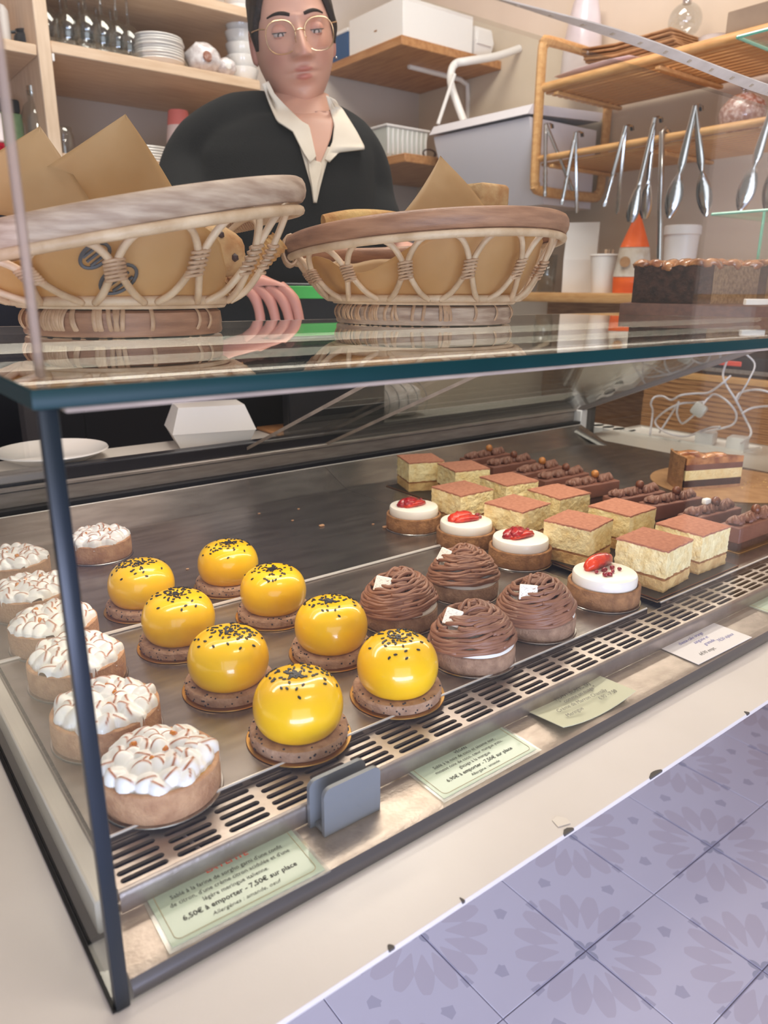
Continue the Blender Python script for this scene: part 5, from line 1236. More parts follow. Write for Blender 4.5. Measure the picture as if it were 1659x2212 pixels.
# tongs on the lower bar
def tongs(label, top, e1, e2, x, head):
    T_ = at(top[0], top[1], 'x', x); E1 = at(e1[0], e1[1], 'x', x-0.012); E2 = at(e2[0], e2[1], 'x', x+0.040)
    t = thing('tongs', label, 'tongs', T_, 0, 'steel tongs hanging from the rack')
    for E in (E1, E2):
        d = E - T_; Ln = d.length; dn = d.normalized(); vw = (T_ - CAM).normalized(); sd = dn.cross(vw).normalized(); nrm = dn.cross(sd).normalized()
        rows = []; n = 22
        for i in range(n+1):
            f = i/n
            if head == 'spoon': wd = 0.0062 + 0.004*smooth01(f/0.5) + (0.016*math.sin(math.pi*min(1, max(0, (f-0.60)/0.40)))**0.75 if f > 0.60 else 0) - (0.006*smooth01((f-.5)/.1))
            elif head == 'shell': wd = 0.0055 + 0.002*f + (0.010*math.sin(math.pi*min(1, (f-0.66)/0.34))**0.7 + 0.0016*math.sin(f*120) if f > 0.66 else 0)
            else: wd = 0.0058 - 0.001*f + (0.0016*(i % 2) if f > 0.68 else 0)
            wd = max(wd, 0.003)
            if E is E2: wd *= 0.92
            cup = 0.004 if (head != 'strip' and f > 0.6) else 0.002
            c = d*f + nrm*0.004*math.sin(math.pi*f)
            rows.append([c - sd*wd, c - sd*wd*0.5 + nrm*cup, c + sd*wd*0.5 + nrm*cup, c + sd*wd, c + sd*wd*0.5 + nrm*(cup+0.0014), c - sd*wd*0.5 + nrm*(cup+0.0014)])
        mb = MB(); mb.grid(rows, closed=True); k = 6; nn_ = len(mb.v); mb.f += [tuple(range(5, -1, -1)), tuple(nn_-6+i for i in range(6))]; mb.mi += [0, 0]
        mb.build('arm', M['chrome'], t, angle=50)
    mb = MB(); mb.tube([(0, -0.002, 0.0), ((E2-T_)*0.0).to_tuple(), (0.010, 0, 0.004), (0.026, 0, 0.002), (0.030, 0, -0.008)], 1.0, 6, flat=(0.0068, 0.0014), up=(0, 0, 1)); mb.build('spring_bend', M['chrome'], t)
tongs('straight steel tongs nearest the rounded rack loop', (1179, 268), (1177, 425), (1238, 412), 1.765, 'strip')
tongs('steel tongs second from the rack loop, serrated tips', (1244, 286), (1213, 442), (1246, 460), 1.765, 'strip')
tongs('thin serrated steel tongs hanging alone in mid rack', (1352, 272), (1305, 446), (1333, 462), 1.765, 'strip')
tongs('steel tongs with scalloped shell heads above the orange packet', (1415, 254), (1362, 480), (1392, 472), 1.765, 'shell')
tongs('large steel tongs with broad spoon heads above the white bucket', (1502, 228), (1445, 472), (1526, 468), 1.765, 'spoon')
tongs('steel spoon headed tongs at the edge of the view', (1676, 210), (1598, 458), (1662, 470), 1.765, 'spoon')
t = thing('steel_rod', 'plain steel rod hooked over the lower rack bar', 'rod', at(1430, 285, 'x', 1.765))
mb = MB(); e = at(1423, 620, 'x', 1.765) - t.location; mb.tube([(0.03, 0, -0.02), (0.028, 0, 0.003), (0.012, 0, 0.007), (0, 0, 0), e*0.3, e], 0.0075, 10); mb.build('rod', M['chrome'], t)
# things on the rack
RZ = 0.9405
p0 = at(1400, 120, 'x', 1.93); t = thing('kraft_sleeves', 'stack of brown kraft bags on the upper rack tier', 'bag stack', (1.93, p0.y, RZ-0.001), 0.0)
for k in range(9):
    mb = MB(); w_ = 0.085 + 0.004*math.sin(k*2); mb.grid([[Vector((x, y, 0.0022*j + 0.006*math.sin(x*18+k)*abs(x)*8 + (0.012*smooth01((y-0.05)/0.1)))) for y in (-0.15+0.004*k, -0.05, 0.05, 0.14+0.003*k)] for x in (-w_, -w_/2, 0, w_/2, w_) for j in (0,)]); o = mb.build('bag', M['kraft'], t, loc=(0, 0, 0.004+0.0078*k), angle=180); s = o.modifiers.new('thickness', 'SOLIDIFY'); s.thickness = 0.0045
p0 = at(1235, 140, 'x', 1.88); t = thing('pink_paper', 'sheet of pale pink paper lying on the upper rack tier', 'paper', (1.88, 1.17, RZ))
mb = MB(); mb.grid([[Vector((x, y, 0.004 + 0.010*abs(math.sin(x*14+y*9)))) for y in (-0.13, -0.05, 0.03, 0.12)] for x in (-0.10, -0.05, 0.0, 0.05, 0.10)]); o = mb.build('sheet', M['palepink'], t, angle=30); s = o.modifiers.new('thickness', 'SOLIDIFY'); s.thickness = 0.001
p0 = at(1540, 112, 'x', 2.0); t = thing('white_pot', 'small white pot beside the kraft bags on the upper tier', 'pot', (2.0, p0.y, RZ))
mb = MB(); mb.lathe([(0, 0), (0.036, 0), (0.040, 0.062), (0.042, 0.066), (0, 0.066)], 32); mb.build('body', M['white_plastic'], t)
p0 = at(1605, 235, 'x', 1.85); t = thing('wrapped_loaf', 'round brown loaf wrapped in clear film on the lower rack tier', 'loaf', (1.85, p0.y, 0.7275))
mb = MB(); lumpy(mb, (0, 0, 0.046), 0.052, (1.0, 1.05, 0.9), 6, 0.08, 3.0); mb.build('loaf', M['loaf'], t, angle=180)
mb = MB(); mb.lathe([(0.012, 0), (0.004, 0.008), (0.014, 0.022), (0.010, 0.024)], 14, Matrix.Translation((0, 0, 0.089)), wob=lambda a, z: 0.3*math.cos(5*a)); mb.build('film_knot', M['glassware'], t)
p0 = at(1200, 200, 'x', 2.0); t = thing('plastic_sack', 'pale translucent plastic sack hanging behind the rack loop', 'sack', (2.055, 1.42, 0.955))
mb = MB(); mb.grid([[Vector((0.050*k*math.cos(a)*(1+0.1*math.sin(3*a+z*20)), 0.065*k*math.sin(a)*(1+0.06*math.sin(4*a)), z)) for a in [6.283*j/24 for j in range(24)]] for z, k in ((0.0, 0.55), (0.02, 0.9), (0.08, 1.0), (0.16, 0.95), (0.22, 0.8), (0.27, 0.62))], closed=True); mb.f.append(tuple(range(23, -1, -1))); mb.mi.append(0); mb.build('sack_film', mat('milky_film', (222, 210, 208), 0.3, 0, (208, 196, 196), 12, 0.6, 30, coat=0.3), t, angle=180)
p0 = at(1480, 45, 'x', 2.02); t = thing('glass_globe', 'clear glass globe lamp hanging above the kraft bags', 'globe', p0)
mb = MB(); mb.ico((0, 0, 0), 0.045, 3); mb.build('globe', M['glassware'], t, angle=180)
mb = MB(); mb.tube([(0, 0, 0.044), (0, 0, 2.1-p0.z)], 0.002, 6); mb.build('cord', M['cable'], t)
mb = MB(); mb.lathe([(0, 0.04), (0.012, 0.04), (0.012, 0.06), (0, 0.062)], 16); mb.build('cap', M['chrome'], t)
# cardboard carton high at the right
c0 = at(1600, 175, 'x', 1.80); t = thing('grey_carton', 'grey brown carton at the upper right behind the glass shelf', 'carton', (1.80, 0.62, 0.905+0.035))
tl = at(1566, 30, 'x', 1.80); mb = MB(); mb.rbox((-0.006, -0.25, 0.0), (0.26, at(1566, 100, 'x', 1.80).y-0.62, tl.z-0.94), 0.002, 1); mb.build('carton_body', M['cardboard'], t)
# glass shelves with mint edges at the right end
def glass_board(label, pA, pB, depth, y0):
    A = at(*pA, 'x', 1.34); t = thing('end_glass_shelf', label, 'glass shelf', A); B = at(*pB, 'x', 1.34) - A
    mb = MB(); dx = Vector((depth, 0.0, 0)); th_ = Vector((0, 0, 0.005)); B = Vector((0, B.y, 0))
    vs = [Vector(), B, B+dx, dx]; mb.add([v for v in vs] + [v+th_ for v in vs], [(3,2,1,0), (4,5,6,7), (0,1,5,4), (1,2,6,5), (2,3,7,6), (3,0,4,7)]); mb.build('pane', M['glass'], t, smooth=False)
    for a, b2 in ((Vector(), B), (Vector(), dx)):
        e = MB(); e.tube([a + th_*0.5, b2 + th_*0.5], 0.0029, 6); e.build('mint_edge', M['edge_mint'], t)
    return t
glass_board('lower glass shelf with mint green edge at the right end above the loaf cake', (1538, 466), (1720, 458), 0.35, 0)
glass_board('upper glass shelf with mint green edge in front of the grey carton', (1592, 84), (1720, 20), 0.35, 0)
t = thing('glass_upright', 'thin upright glass fin holding the lower glass shelf', 'glass fin', at(1638, 560, 'x', 1.40))
mb = MB(); mb.box((-0.003, -0.12, -0.06), (0.003, 0.0, 0.085)); mb.build('fin', M['glass'], t, smooth=False); mb = MB(); mb.rbox((-0.0035, -0.0005, -0.06), (0.0035, 0.003, 0.085), 0.001, 1); mb.build('fin_edge', M['edge_mint'], t)

# ------------------------------------------------------------------ staff side ledge with plate and box
lg = thing('rear_ledge', 'pale ledge behind the case doors holding the plate and white box', 'ledge', (0.65, 0.905, FZ))
mb = MB(); mb.rbox((-1.5, -0.070, 0.098-FZ-0.012), (0.9, 0.04, 0.098-FZ), 0.002, 1); mb.build('top', M['white_lam'], lg)
mb = MB(); mb.box((-1.5, -0.03, 0), (0.9, 0.0, 0.098-FZ-0.013)); mb.build('support', M['navy'], lg, smooth=False)
LZ = 0.0984
p = at(105, 985, 'y', 0.90); o = plate_mesh(0.084, 0.016).build('plate', M['ceramic'], None); o.location = (0.213, 0.905, LZ+0.0002); tag(o, 'single white plate on the ledge behind the case, left end', 'plate')
p = at(462, 960, 'y', 0.875); t = thing('takeaway_box', 'white clamshell takeaway box standing on the rear ledge', 'box', (0.474, 0.892, LZ), -0.25)
def frust(z0, z1, a0, b0, a1, b1_):
    mb = MB(); mb.grid([[Vector((sx*a*1.0, sy*b_, z)) for sx, sy in ((-1,-1),(1,-1),(1,1),(-1,1))] for z, a, b_ in ((z0, a0, b0), (z1, a1, b1_))], closed=True); mb.f += [(3,2,1,0), (4,5,6,7)]; mb.mi += [0, 0]; return mb
frust(0.0, 0.026, 0.058, 0.042, 0.070, 0.050).build('tray', M['white_card'], t, smooth=False)
frust(0.0262, 0.068, 0.071, 0.051, 0.056, 0.034).build('lid', M['white_card'], t, smooth=False)
p = at(850, 880, 'y', 0.92); t = thing('cloth_bundle', 'checked cloth bundle on the rear ledge behind the sloping doors', 'cloth', (p.x, 0.915, LZ))
mb = MB(); lumpy(mb, (0, 0, 0.035), 0.048, (1.5, 0.9, 0.75), 12, 0.25, 2); mb.build('cloth', M['towel'], t, angle=180)
mb = MB()
for k in range(5): mb.tube([Vector((-0.05+0.025*k, -0.046*math.cos(u), 0.035 + 0.038*math.sin(u))) for u in [-0.6+0.25*i for i in range(9)]], 0.0008, 5)
mb.build('check_lines', M['clip'], t)
p = at(640, 935, 'y', 0.90); t = thing('chopping_board', 'thin wooden board lying on the rear ledge', 'board', (p.x+0.03, 0.905, LZ))
mb = MB(); mb.rbox((-0.09, -0.045, 0), (0.09, 0.045, 0.006), 0.002, 1); mb.build('board', M['wood_warm'], t)

# ------------------------------------------------------------------ beyond the end of the case
XC = 1.62
def ep(px, py, x=XC): return at(px, py, 'x', x)
bp = thing('bamboo_screen', 'upright bamboo slat screen behind the tangled cables', 'screen', (1.755, 0.25, 0.0))
tp_ = at(1500, 815, 'x', 1.75).z
sl0 = None; zz_ = 0.0; n_sl = int(tp_/0.0125)
for k in range(n_sl):
    if sl0 is None: mb = MB(); mb.rbox((-0.004, -0.75, 0), (0.004, 0.62, 0.0123), 0.0012, 1); o = sl0 = mb.build('slat', M['bamboo_panel'], bp)
    else: o = sl0.copy(); COL.objects.link(o)
    o.location = (0.0006*math.sin(k*2.3), 0, 0.0125*k)
mb = MB(); mb.rbox((-0.006, -0.75, 0.0125*n_sl), (0.02, 0.62, 0.0125*n_sl+0.016), 0.002, 1); mb.build('top_rail', M['bamboo'], bp)
wt = thing('white_carton', 'low white moulded carton under the chargers, with scalloped end', 'carton', (XC+0.04, 0.4, 0.0005))
q0 = ep(1300, 945); q1 = ep(1600, 985)
ht = (q0.z+q1.z)/2
mb = MB(); ya_, yb_ = q1.y-0.4, q0.y-0.4
mb.rbox((-0.04, ya_, 0), (0.05, yb_-0.06, ht), 0.004, 2); mb.build('carton_body', M['white_card'], wt)
for k in range(4):
    mb = MB(); mb.lathe([(0, 0), (0.030, 0), (0.030, ht-0.006), (0.024, ht), (0, ht)], 20, Matrix.Translation((-0.014, yb_-0.05+0.034*k, 0))); mb.build('scalloped_cell', M['white_card'], wt)
for px, lab in ((1512, 'white cube charger on the carton, beside the tangled cables'), (1582, 'white cube charger at the end of the carton, nearest the glass')):
    p = ep(px, 940); t = thing('charger', lab, 'charger', (XC+0.03, p.y, ht+0.0012), 0.25, 'white plug chargers')
    mb = MB(); mb.rbox((-0.024, -0.021, 0), (0.024, 0.021, 0.046), 0.004, 2); mb.build('charger_body', M['white_plastic'], t)
    mb = MB(); mb.tube([(-0.012, -0.021, 0.012), (-0.012, -0.040, 0.012)], 0.004, 8); mb.build('plug', M['white_plastic'], t)
def cable(label, pts, x=XC, r=0.0026, jit=0.0):
    t = thing('white_cable', label, 'cable', ep(pts[0][0], pts[0][1], x), 0, 'tangled white cables'); q = [ep(a, b_, x + 0.02*math.sin(i*1.9)) - t.location for i, (a, b_) in enumerate(pts)]
    mb = MB(); mb.tube(spline(q, 6), r, 8); mb.build('cord', M['cable'], t, angle=180)
cable('white cable looping from the carton up to the left of the tangle', [(1404, 940), (1410, 890), (1406, 872), (1414, 858), (1432, 856), (1450, 864), (1470, 854), (1500, 850), (1530, 848), (1560, 828), (1578, 812)])
cable('white cable in a wide heart shaped loop over the chargers', [(1424, 935), (1450, 895), (1466, 868), (1462, 890), (1470, 912), (1480, 912), (1505, 890), (1530, 860), (1545, 852), (1570, 866), (1590, 892), (1585, 915), (1560, 925), (1535, 930), (1500, 938)])
cable('white cable drooping from the adaptor to the second charger', [(1520, 868), (1500, 870), (1470, 872), (1440, 886), (1416, 908), (1424, 925), (1450, 938), (1485, 942), (1530, 925), (1555, 922)])
cable('white cable hanging from above and crossing the black device', [(1574, 770), (1562, 806), (1568, 830), (1590, 865), (1610, 905), (1622, 930), (1618, 945), (1600, 958)])
cable('white cable arching towards the frame edge', [(1590, 862), (1600, 848), (1640, 842), (1690, 858)])
cable('white cable running low across to the frame edge', [(1602, 893), (1630, 880), (1690, 876)])
cable('thin white cable falling from the glass at the far right', [(1600, 757), (1630, 785), (1618, 820), (1600, 850), (1592, 866)], r=0.002)
p = ep(1510, 885, XC-0.01); t = thing('cable_adaptor', 'small pale adaptor block in the middle of the cable tangle', 'adaptor', p, 0)
mb = MB(); mb.rbox((-0.012, -0.016, -0.016), (0.012, 0.016, 0.016), 0.006, 2, Euler((0.5, 0.2, 0.3)).to_matrix().to_4x4()); mb.build('block', mat('cloudy_plastic', (206, 200, 194), 0.25, coat=0.6), t)
dv = thing('black_appliance', 'black appliance with a red button on the bamboo screen top', 'appliance', (1.80, 0.30, 0.0125*n_sl+0.0165), 0)
p = at(1580, 800, 'x', 1.79); mb = MB(); mb.rbox((-0.03, -0.45, 0), (0.28, 0.42, 0.05), 0.008, 2); mb.build('body', M['navy'], dv)
q = at(1575, 790, 'x', 1.768) - dv.location; mb = MB(); mb.rbox((-0.032, q.y-0.03, 0.026), (-0.028, q.y+0.03, 0.038), 0.0015, 1); mb.build('red_button', M['red_light'], dv)
mb = MB(); mb.rbox((-0.034, -0.45, 0.008), (-0.028, 0.42, 0.018), 0.001, 1); mb.build('steel_trim', M['rail'], dv)
# cake knife leaning in the far corner of the case
A = at(1246, 932, 'x', 1.30); B = at(1338, 982, 'x', 1.30); Bl = at(1440, 1020, 'x', 1.25)
t = thing('cake_slicer', 'steel cake server leaning across the far corner of the case', 'cake server', B)
mb = MB(); mb.tube([A-B, (A-B)*0.5, Vector()], 1.0, 8, flat=(0.010, 0.005), up=(0, 0, 1)); mb.build('handle', M['server'], t)
mb = MB(); d = (Bl-B); s_ = d.cross(Vector((0.5, 0.3, 1))).normalized()
mb.grid([[d*f - s_*w_, d*f + s_*w_] for f, w_ in ((0, 0.006), (0.15, 0.024), (0.6, 0.020), (1.0, 0.004))]); o = mb.build('blade', M['server'], t); sm_ = o.modifiers.new('thickness', 'SOLIDIFY'); sm_.thickness = 0.0015
# ------------------------------------------------------------------ the person behind the counter
HD = 1.33
hc = dep(633, 88, HD + 0.03)                       # centre of the head
pp = thing('person', 'person with short dark hair, gold glasses, black jumper and cream shirt collar, looking down', 'person', (hc.x, hc.y + 0.12, FZ))
PO = Vector(pp.location)
yaw = math.atan2(CAM.x - hc.x, -(CAM.y - hc.y))     # the face turns towards the camera
HM = Matrix.Translation(hc - PO) @ Matrix.Rotation(yaw + 0.10, 4, 'Z') @ Matrix.Rotation(math.radians(-9), 4, 'Y') @ Matrix.Rotation(math.radians(12), 4, 'X')
def sm(a, b, x): return smooth01((x-a)/(b-a))
def G(x, s): return math.exp(-(x/s)**2)
def head_pt(th, ph, off=0.0):      # th: polar from the crown, ph: 0 = face (-y); returns point and blush
    st, ct = math.sin(th), math.cos(th)
    x = 0.0735*st*math.sin(ph); y = -0.098*st*math.cos(ph); z = 0.118*ct
    front = max(0.0, math.cos(ph))
    if z < 0: 
        k = -z/0.118; x *= 1 - 0.17*k**2 - 0.02*k; y = y*(1 - 0.05*k) if y < 0 else y*(1-0.30*k)
    if z > 0.03: x *= 1 - 0.02*sm(0.03, 0.1, z)
    if y < 0: y *= 1 - 0.055*G(z-0.02, 0.05)*(1-abs(math.sin(ph))**2)
    if front > 0:
        ax = abs(x)
        dy = 0
        # nose
        if -0.062 < z < 0.034:
            prof = sm(0.030, -0.024, z)**1.1*0.0300 + 0.004
            cut = sm(-0.036, -0.027, z); w_ = 0.0072 + 0.0050*sm(0.0, -0.026, z)
            dy -= prof*cut*G(x, w_*1.2)
            dy -= 0.0085*G(ax-0.0125, 0.0062)*G(z+0.027, 0.0075)
        dy += 0.0105*G(ax-0.032, 0.0165)*G(z-0.012, 0.0125)           # eye sockets
        dy -= 0.0045*G(ax-0.028, 0.021)*G(z-0.034, 0.008)             # brow
        dy -= 0.0055*G(ax-0.044, 0.019)*G(z+0.018, 0.018)             # cheekbones
        dy += 0.0025*G(ax-0.030, 0.014)*G(z+0.058, 0.014)
        lip_w = G(x, 0.0215)
        dy -= 0.0075*lip_w*G(z+0.0470, 0.0052) + 0.0090*G(x, 0.0185)*G(z+0.0600, 0.0060)
        dy += 0.0080*G(x, 0.0205)*G(z+0.0530, 0.0024)
        dy += 0.0045*G(x, 0.019)*G(z+0.0735, 0.007)
        dy -= 0.0100*G(x, 0.021)*G(z+0.096, 0.014)                     # chin
        y += dy*front**0.5
    bl = 0.0
    if y < 0: bl = max(0.70*sm(0.55, 0.8, G(x, 0.0265)*max(G(z+0.0475, 0.0060), G(z+0.0595, 0.0068)*G(x, 0.05))**0.9), 0.26*G(abs(x)-0.043, 0.020)*G(z+0.028, 0.020), 0.28*G(x, 0.012)*G(z+0.026, 0.012))
    p = Vector((x, y, z))
    if off: p += p.normalized()*off
    return p, bl
NB, NPH = 130, 150
rows = []; blush = []
TMAX = 2.72
for i in range(NB+1):
    th = 0.02 + (TMAX-0.02)*i/NB; row = []
    for j in range(NPH):
        ph = 2*math.pi*j/NPH - math.pi; p, b_ = head_pt(th, ph); row.append(HM @ p); blush.append(b_)
    rows.append(row)
# neck and chest carried on from the same rings
neck_c = dep(650, 250, HD+0.055) - PO; base_c = dep(655, 330, HD+0.075) - PO
rightv = Vector((math.cos(yaw), math.sin(yaw), 0)); fwd = Vector((math.sin(yaw), -math.cos(yaw), 0))
def ring(c, a, b_, tilt=0.0):
    out = []
    for j in range(NPH):
        ph = 2*math.pi*j/NPH - math.pi; out.append(c + rightv*(a*math.sin(ph)) + fwd*(b_*math.cos(ph)) + Vector((0, 0, tilt*math.cos(ph))))
    return out
top_c = HM @ Vector((0, 0.022, -0.085))
for f in (0.10, 0.3, 0.5, 0.7, 0.85, 1.0):
    c = top_c.lerp(neck_c, f); rows.append(ring(c, 0.058, 0.060, -0.012*f)); blush += [0.0]*NPH
for f in (0.3, 0.6, 0.85, 1.0):
    c = neck_c.lerp(base_c, f); a = 0.058 + 0.045*f**1.6; rows.append(ring(c, a, 0.060 + 0.012*f, -0.02*f)); blush += [0.0]*NPH
for f in (0.25, 0.6, 1.0):
    c = base_c + Vector((0, 0.11*f*f, -0.50*f)); rows.append(ring(c, 0.103, 0.072)); blush += [0.0]*NPH
body = MB(); body.grid(rows, closed=True)
body.f.append(tuple(range(NPH-1, -1, -1))[::-1] if False else tuple(reversed(range(NPH)))); body.mi.append(0)
nlast = len(body.v); body.f.append(tuple(nlast-NPH+i for i in range(NPH))); body.mi.append(0)
# ears
for sx in (1, -1):
    er = []
    for i in range(13):
        u = i/12; r_ = []
        for j in range(18):
            a = 2*math.pi*j/18; rad = (1-0.10*math.cos(a*1.0))
            ex = (0.0175*math.cos(a))*(1-u*0.9)*rad; ez = (0.0310*math.sin(a) - 0.002)*(1-u*0.9)
            rim = 0.0075*math.sin(math.pi*min(1, u*2.2)) - 0.006*sm(0.3, 0.9, u)
            r_.append(HM @ Vector((sx*(0.0705 + rim + 0.14*max(0, ex)), 0.006 + ex*0.9, -0.002 + ez)))
        er.append(r_)
    body.grid(er, closed=True); blush += [0.35]*(13*18)
# hands
def finger(mb, pts, r0, r1):
    sp = spline(pts, 5); n = len(sp); rr = [r0 + (r1-r0)*i/(n-1) for i in range(n)]
    for i in range(n):
        u = i/(n-1)
        if u > 0.9: rr[i] *= max(0.35, math.sqrt(max(0.0, 1-((u-0.9)/0.1)**2)))
        rr[i] *= 1 + 0.09*(G(u-0.36, 0.06) + G(u-0.70, 0.05))
    mb.tube(sp, rr, 12)
def hand(mb, wrist, knuck, sidev, downv, n_before):
    # palm: flattened tube from wrist to knuckles
    n0 = len(mb.v); ax_ = (knuck-wrist)
    up_ = sidev.cross(ax_).normalized()
    rows_ = []
    for f, a, b_ in ((-0.9, .026, .024), (-0.3, .025, .021), (0.0, .026, .018), (0.35, .037, .017), (0.75, .042, .015), (1.0, .041, .012), (1.12, .034, .008)):
        c = wrist + ax_*f; rows_.append([c + sidev*(a*math.cos(t)) + up_*(b_*math.sin(t)) for t in [2*math.pi*i/16 for i in range(16)]])
    mb.grid(rows_, closed=True)
    for k, (o, L_) in enumerate(((-0.030, 0.062), (-0.010, 0.078), (0.011, 0.084), (0.031, 0.072))):
        p0 = wrist + ax_*0.9 + sidev*o; d = ax_.normalized()
        pts = [p0, p0 + d*L_*0.35 + downv*L_*0.18, p0 + d*L_*0.50 + downv*L_*0.62, p0 + d*L_*0.46 + downv*L_*1.02]
        finger(mb, pts, 0.0094, 0.0070)
    p0 = wrist + ax_*0.30 + sidev*0.030
    finger(mb, [p0, p0 + ax_.normalized()*0.030 + sidev*0.020 + downv*0.014, p0 + ax_.normalized()*0.056 + sidev*0.020 + downv*0.040, p0 + ax_.normalized()*0.064 + sidev*0.012 + downv*0.062], 0.0112, 0.0085)
    return len(mb.v) - n0
down = Vector((0, 0, -1))
hk = dep(575, 622, 1.20) - PO                        # knuckles of the near hand, seen between the baskets
hw = hk + Vector((-0.035, 0.075, 0.022))
blush += [0.45]*hand(body, hw, hk, (rightv*0.95 + fwd*0.2).normalized(), down, 0)
hk2 = dep(905, 560, 1.42) - PO; hw2 = hk2 + Vector((-0.01, 0.08, 0.03))
blush += [0.2]*hand(body, hw2, hk2, -(rightv*0.95 + fwd*0.1).normalized(), down, 0)
# legs under the apron
for sx in (-1, 1):
    n0 = len(body.v); hp = base_c + Vector((0, 0.13, -0.52)); hp.z = -FZ - 0.20 - (-FZ) + (-FZ) if False else hp.z
    pts = [hp + rightv*(0.09*sx), Vector((hp.x + 0.09*sx*rightv.x, hp.y + 0.03, 0.45)), Vector((hp.x + 0.09*sx*rightv.x, hp.y + 0.06, 0.09)), Vector((hp.x + 0.09*sx*rightv.x, hp.y - 0.10, 0.03))]
    body.tube(spline(pts, 4), [0.085 - 0.045*i/12 for i in range(13)], 14); blush += [0.0]*(len(body.v)-n0)
body.att['blush'] = blush
body.build('body', M['skin'], pp, angle=180)
# --- hair: a shell over the scalp
hr = MB(); rows_in = []; mask = []
def hairline(ph):
    a = abs(ph)
    if a < 0.80: return 0.100
    if a < 1.02: return 0.100 - 0.070*smooth01((a-0.80)/0.22)
    if a < 1.28: return 0.030 - 0.042*smooth01((a-1.02)/0.2)
    if a < 1.75: return -0.012 + 0.048*smooth01((a-1.28)/0.2)
    return 0.036 - 0.105*smooth01((a-1.75)/0.6)
nth, nph = 60, 140; grid_pts = []
for i in range(nth+1):
    row = []
    for j in range(nph):
        ph = 2*math.pi*j/nph - math.pi; hl = hairline(ph); th_end = math.acos(max(-0.98, min(0.98, hl/0.118)))
        th = 0.02 + (th_end-0.02)*i/nth
        edge = sm(1.0, 0.86, i/nth); topk = sm(0.3, 1.0, math.cos(th))
        off = 0.0008 + (0.0065 + 0.019*topk)*edge + 0.0022*noise.noise(Vector((math.sin(ph)*9, math.cos(ph)*9, th*5)))*edge
        p, _ = head_pt(th, ph); pn = p.normalized(); row.append(HM @ (p + pn*off))
    grid_pts.append(row)
hr.grid(grid_pts, closed=True); hr.f.append(tuple(reversed(range(nph)))); hr.mi.append(0)
hair = hr.build('hair', M['hair'], pp, angle=180); hs = hair.modifiers.new('thickness', 'SOLIDIFY'); hs.thickness = 0.003; hs.offset = -1
# --- eyes, lids, brows
for sx in (-1, 1):
    c = Vector((sx*0.0320, -0.0735, 0.0105)); R1 = 0.0118
    mb = MB(); mb.ico((0, 0, 0), R1, 3); e = mb.build('eye', M['eye_white'], pp, angle=180); e.matrix_local = HM @ Matrix.Translation(c) @ Matrix.Rotation(math.radians(26), 4, 'X')
    mb = MB(); mb.lathe([(0, 0.0003), (0.0056, 0.0003), (0.0056, -0.0012)], 20, Matrix.Translation((0, -R1+0.0008, 0)) @ Matrix.Rotation(math.pi/2, 4, 'X')); mb.build('iris', M['iris'], e)
    mb = MB(); rows_ = []
    for i in range(9):
        el = math.radians(95 - 92*i/8)
        rows_.append([Vector((1.06*R1*math.cos(el)*math.sin(a)*1.15, -1.07*R1*math.cos(el)*math.cos(a), 1.05*R1*math.sin(el))) for a in [math.radians(-80+160*k/16) for k in range(17)]])
    mb.grid(rows_); mb.att['blush'] = [0.22]*len(mb.v); l = mb.build('upper_lid', M['skin'], pp, angle=180); l.matrix_local = HM @ Matrix.Translation(c) @ Matrix.Rotation(math.radians(6), 4, 'X')
    mb = MB(); mb.tube([Vector((1.09*R1*math.sin(a)*1.15, -1.10*R1*math.cos(a), 0.0003 - 0.001*abs(math.sin(a)))) for a in [math.radians(-68+136*k/14) for k in range(15)]], 0.0007, 5); mb.build('lashes', M['hair'], l)
    mb = MB(); rows_ = []
    for i in range(6):
        el = math.radians(-95 + 62*i/5)
        rows_.append([Vector((1.04*R1*math.cos(el)*math.sin(a)*1.15, -1.05*R1*math.cos(el)*math.cos(a), 1.05*R1*math.sin(el))) for a in [math.radians(-80+160*k/16) for k in range(17)]])
    mb.grid(rows_); mb.att['blush'] = [0.25]*len(mb.v); l2 = mb.build('lower_lid', M['skin'], pp, angle=180); l2.matrix_local = HM @ Matrix.Translation(c)
    mb = MB(); pts = []
    for k in range(12):
        u = k/11; x = sx*(0.0125 + 0.0370*u); z = 0.0335 + 0.0055*math.sin(math.pi*min(1, u*0.85)) - 0.003*u
        th = math.acos(max(-1, min(1, z/0.118))); s_ = math.sin(th); ph = math.asin(max(-1, min(1, x/(0.0735*s_)))); p, _ = head_pt(th, ph); pts.append(HM @ (p + Vector((0, -0.0012, 0))))
    mb.tube(pts, [0.4+0.6*math.sin(math.pi*(0.15+0.85*k/11)**0.7) for k in range(12)], 8, flat=(0.0030, 0.0013), up=tuple((HM.to_3x3() @ Vector((0, -1, 0))))); mb.build('eyebrow', M['hair'], pp)
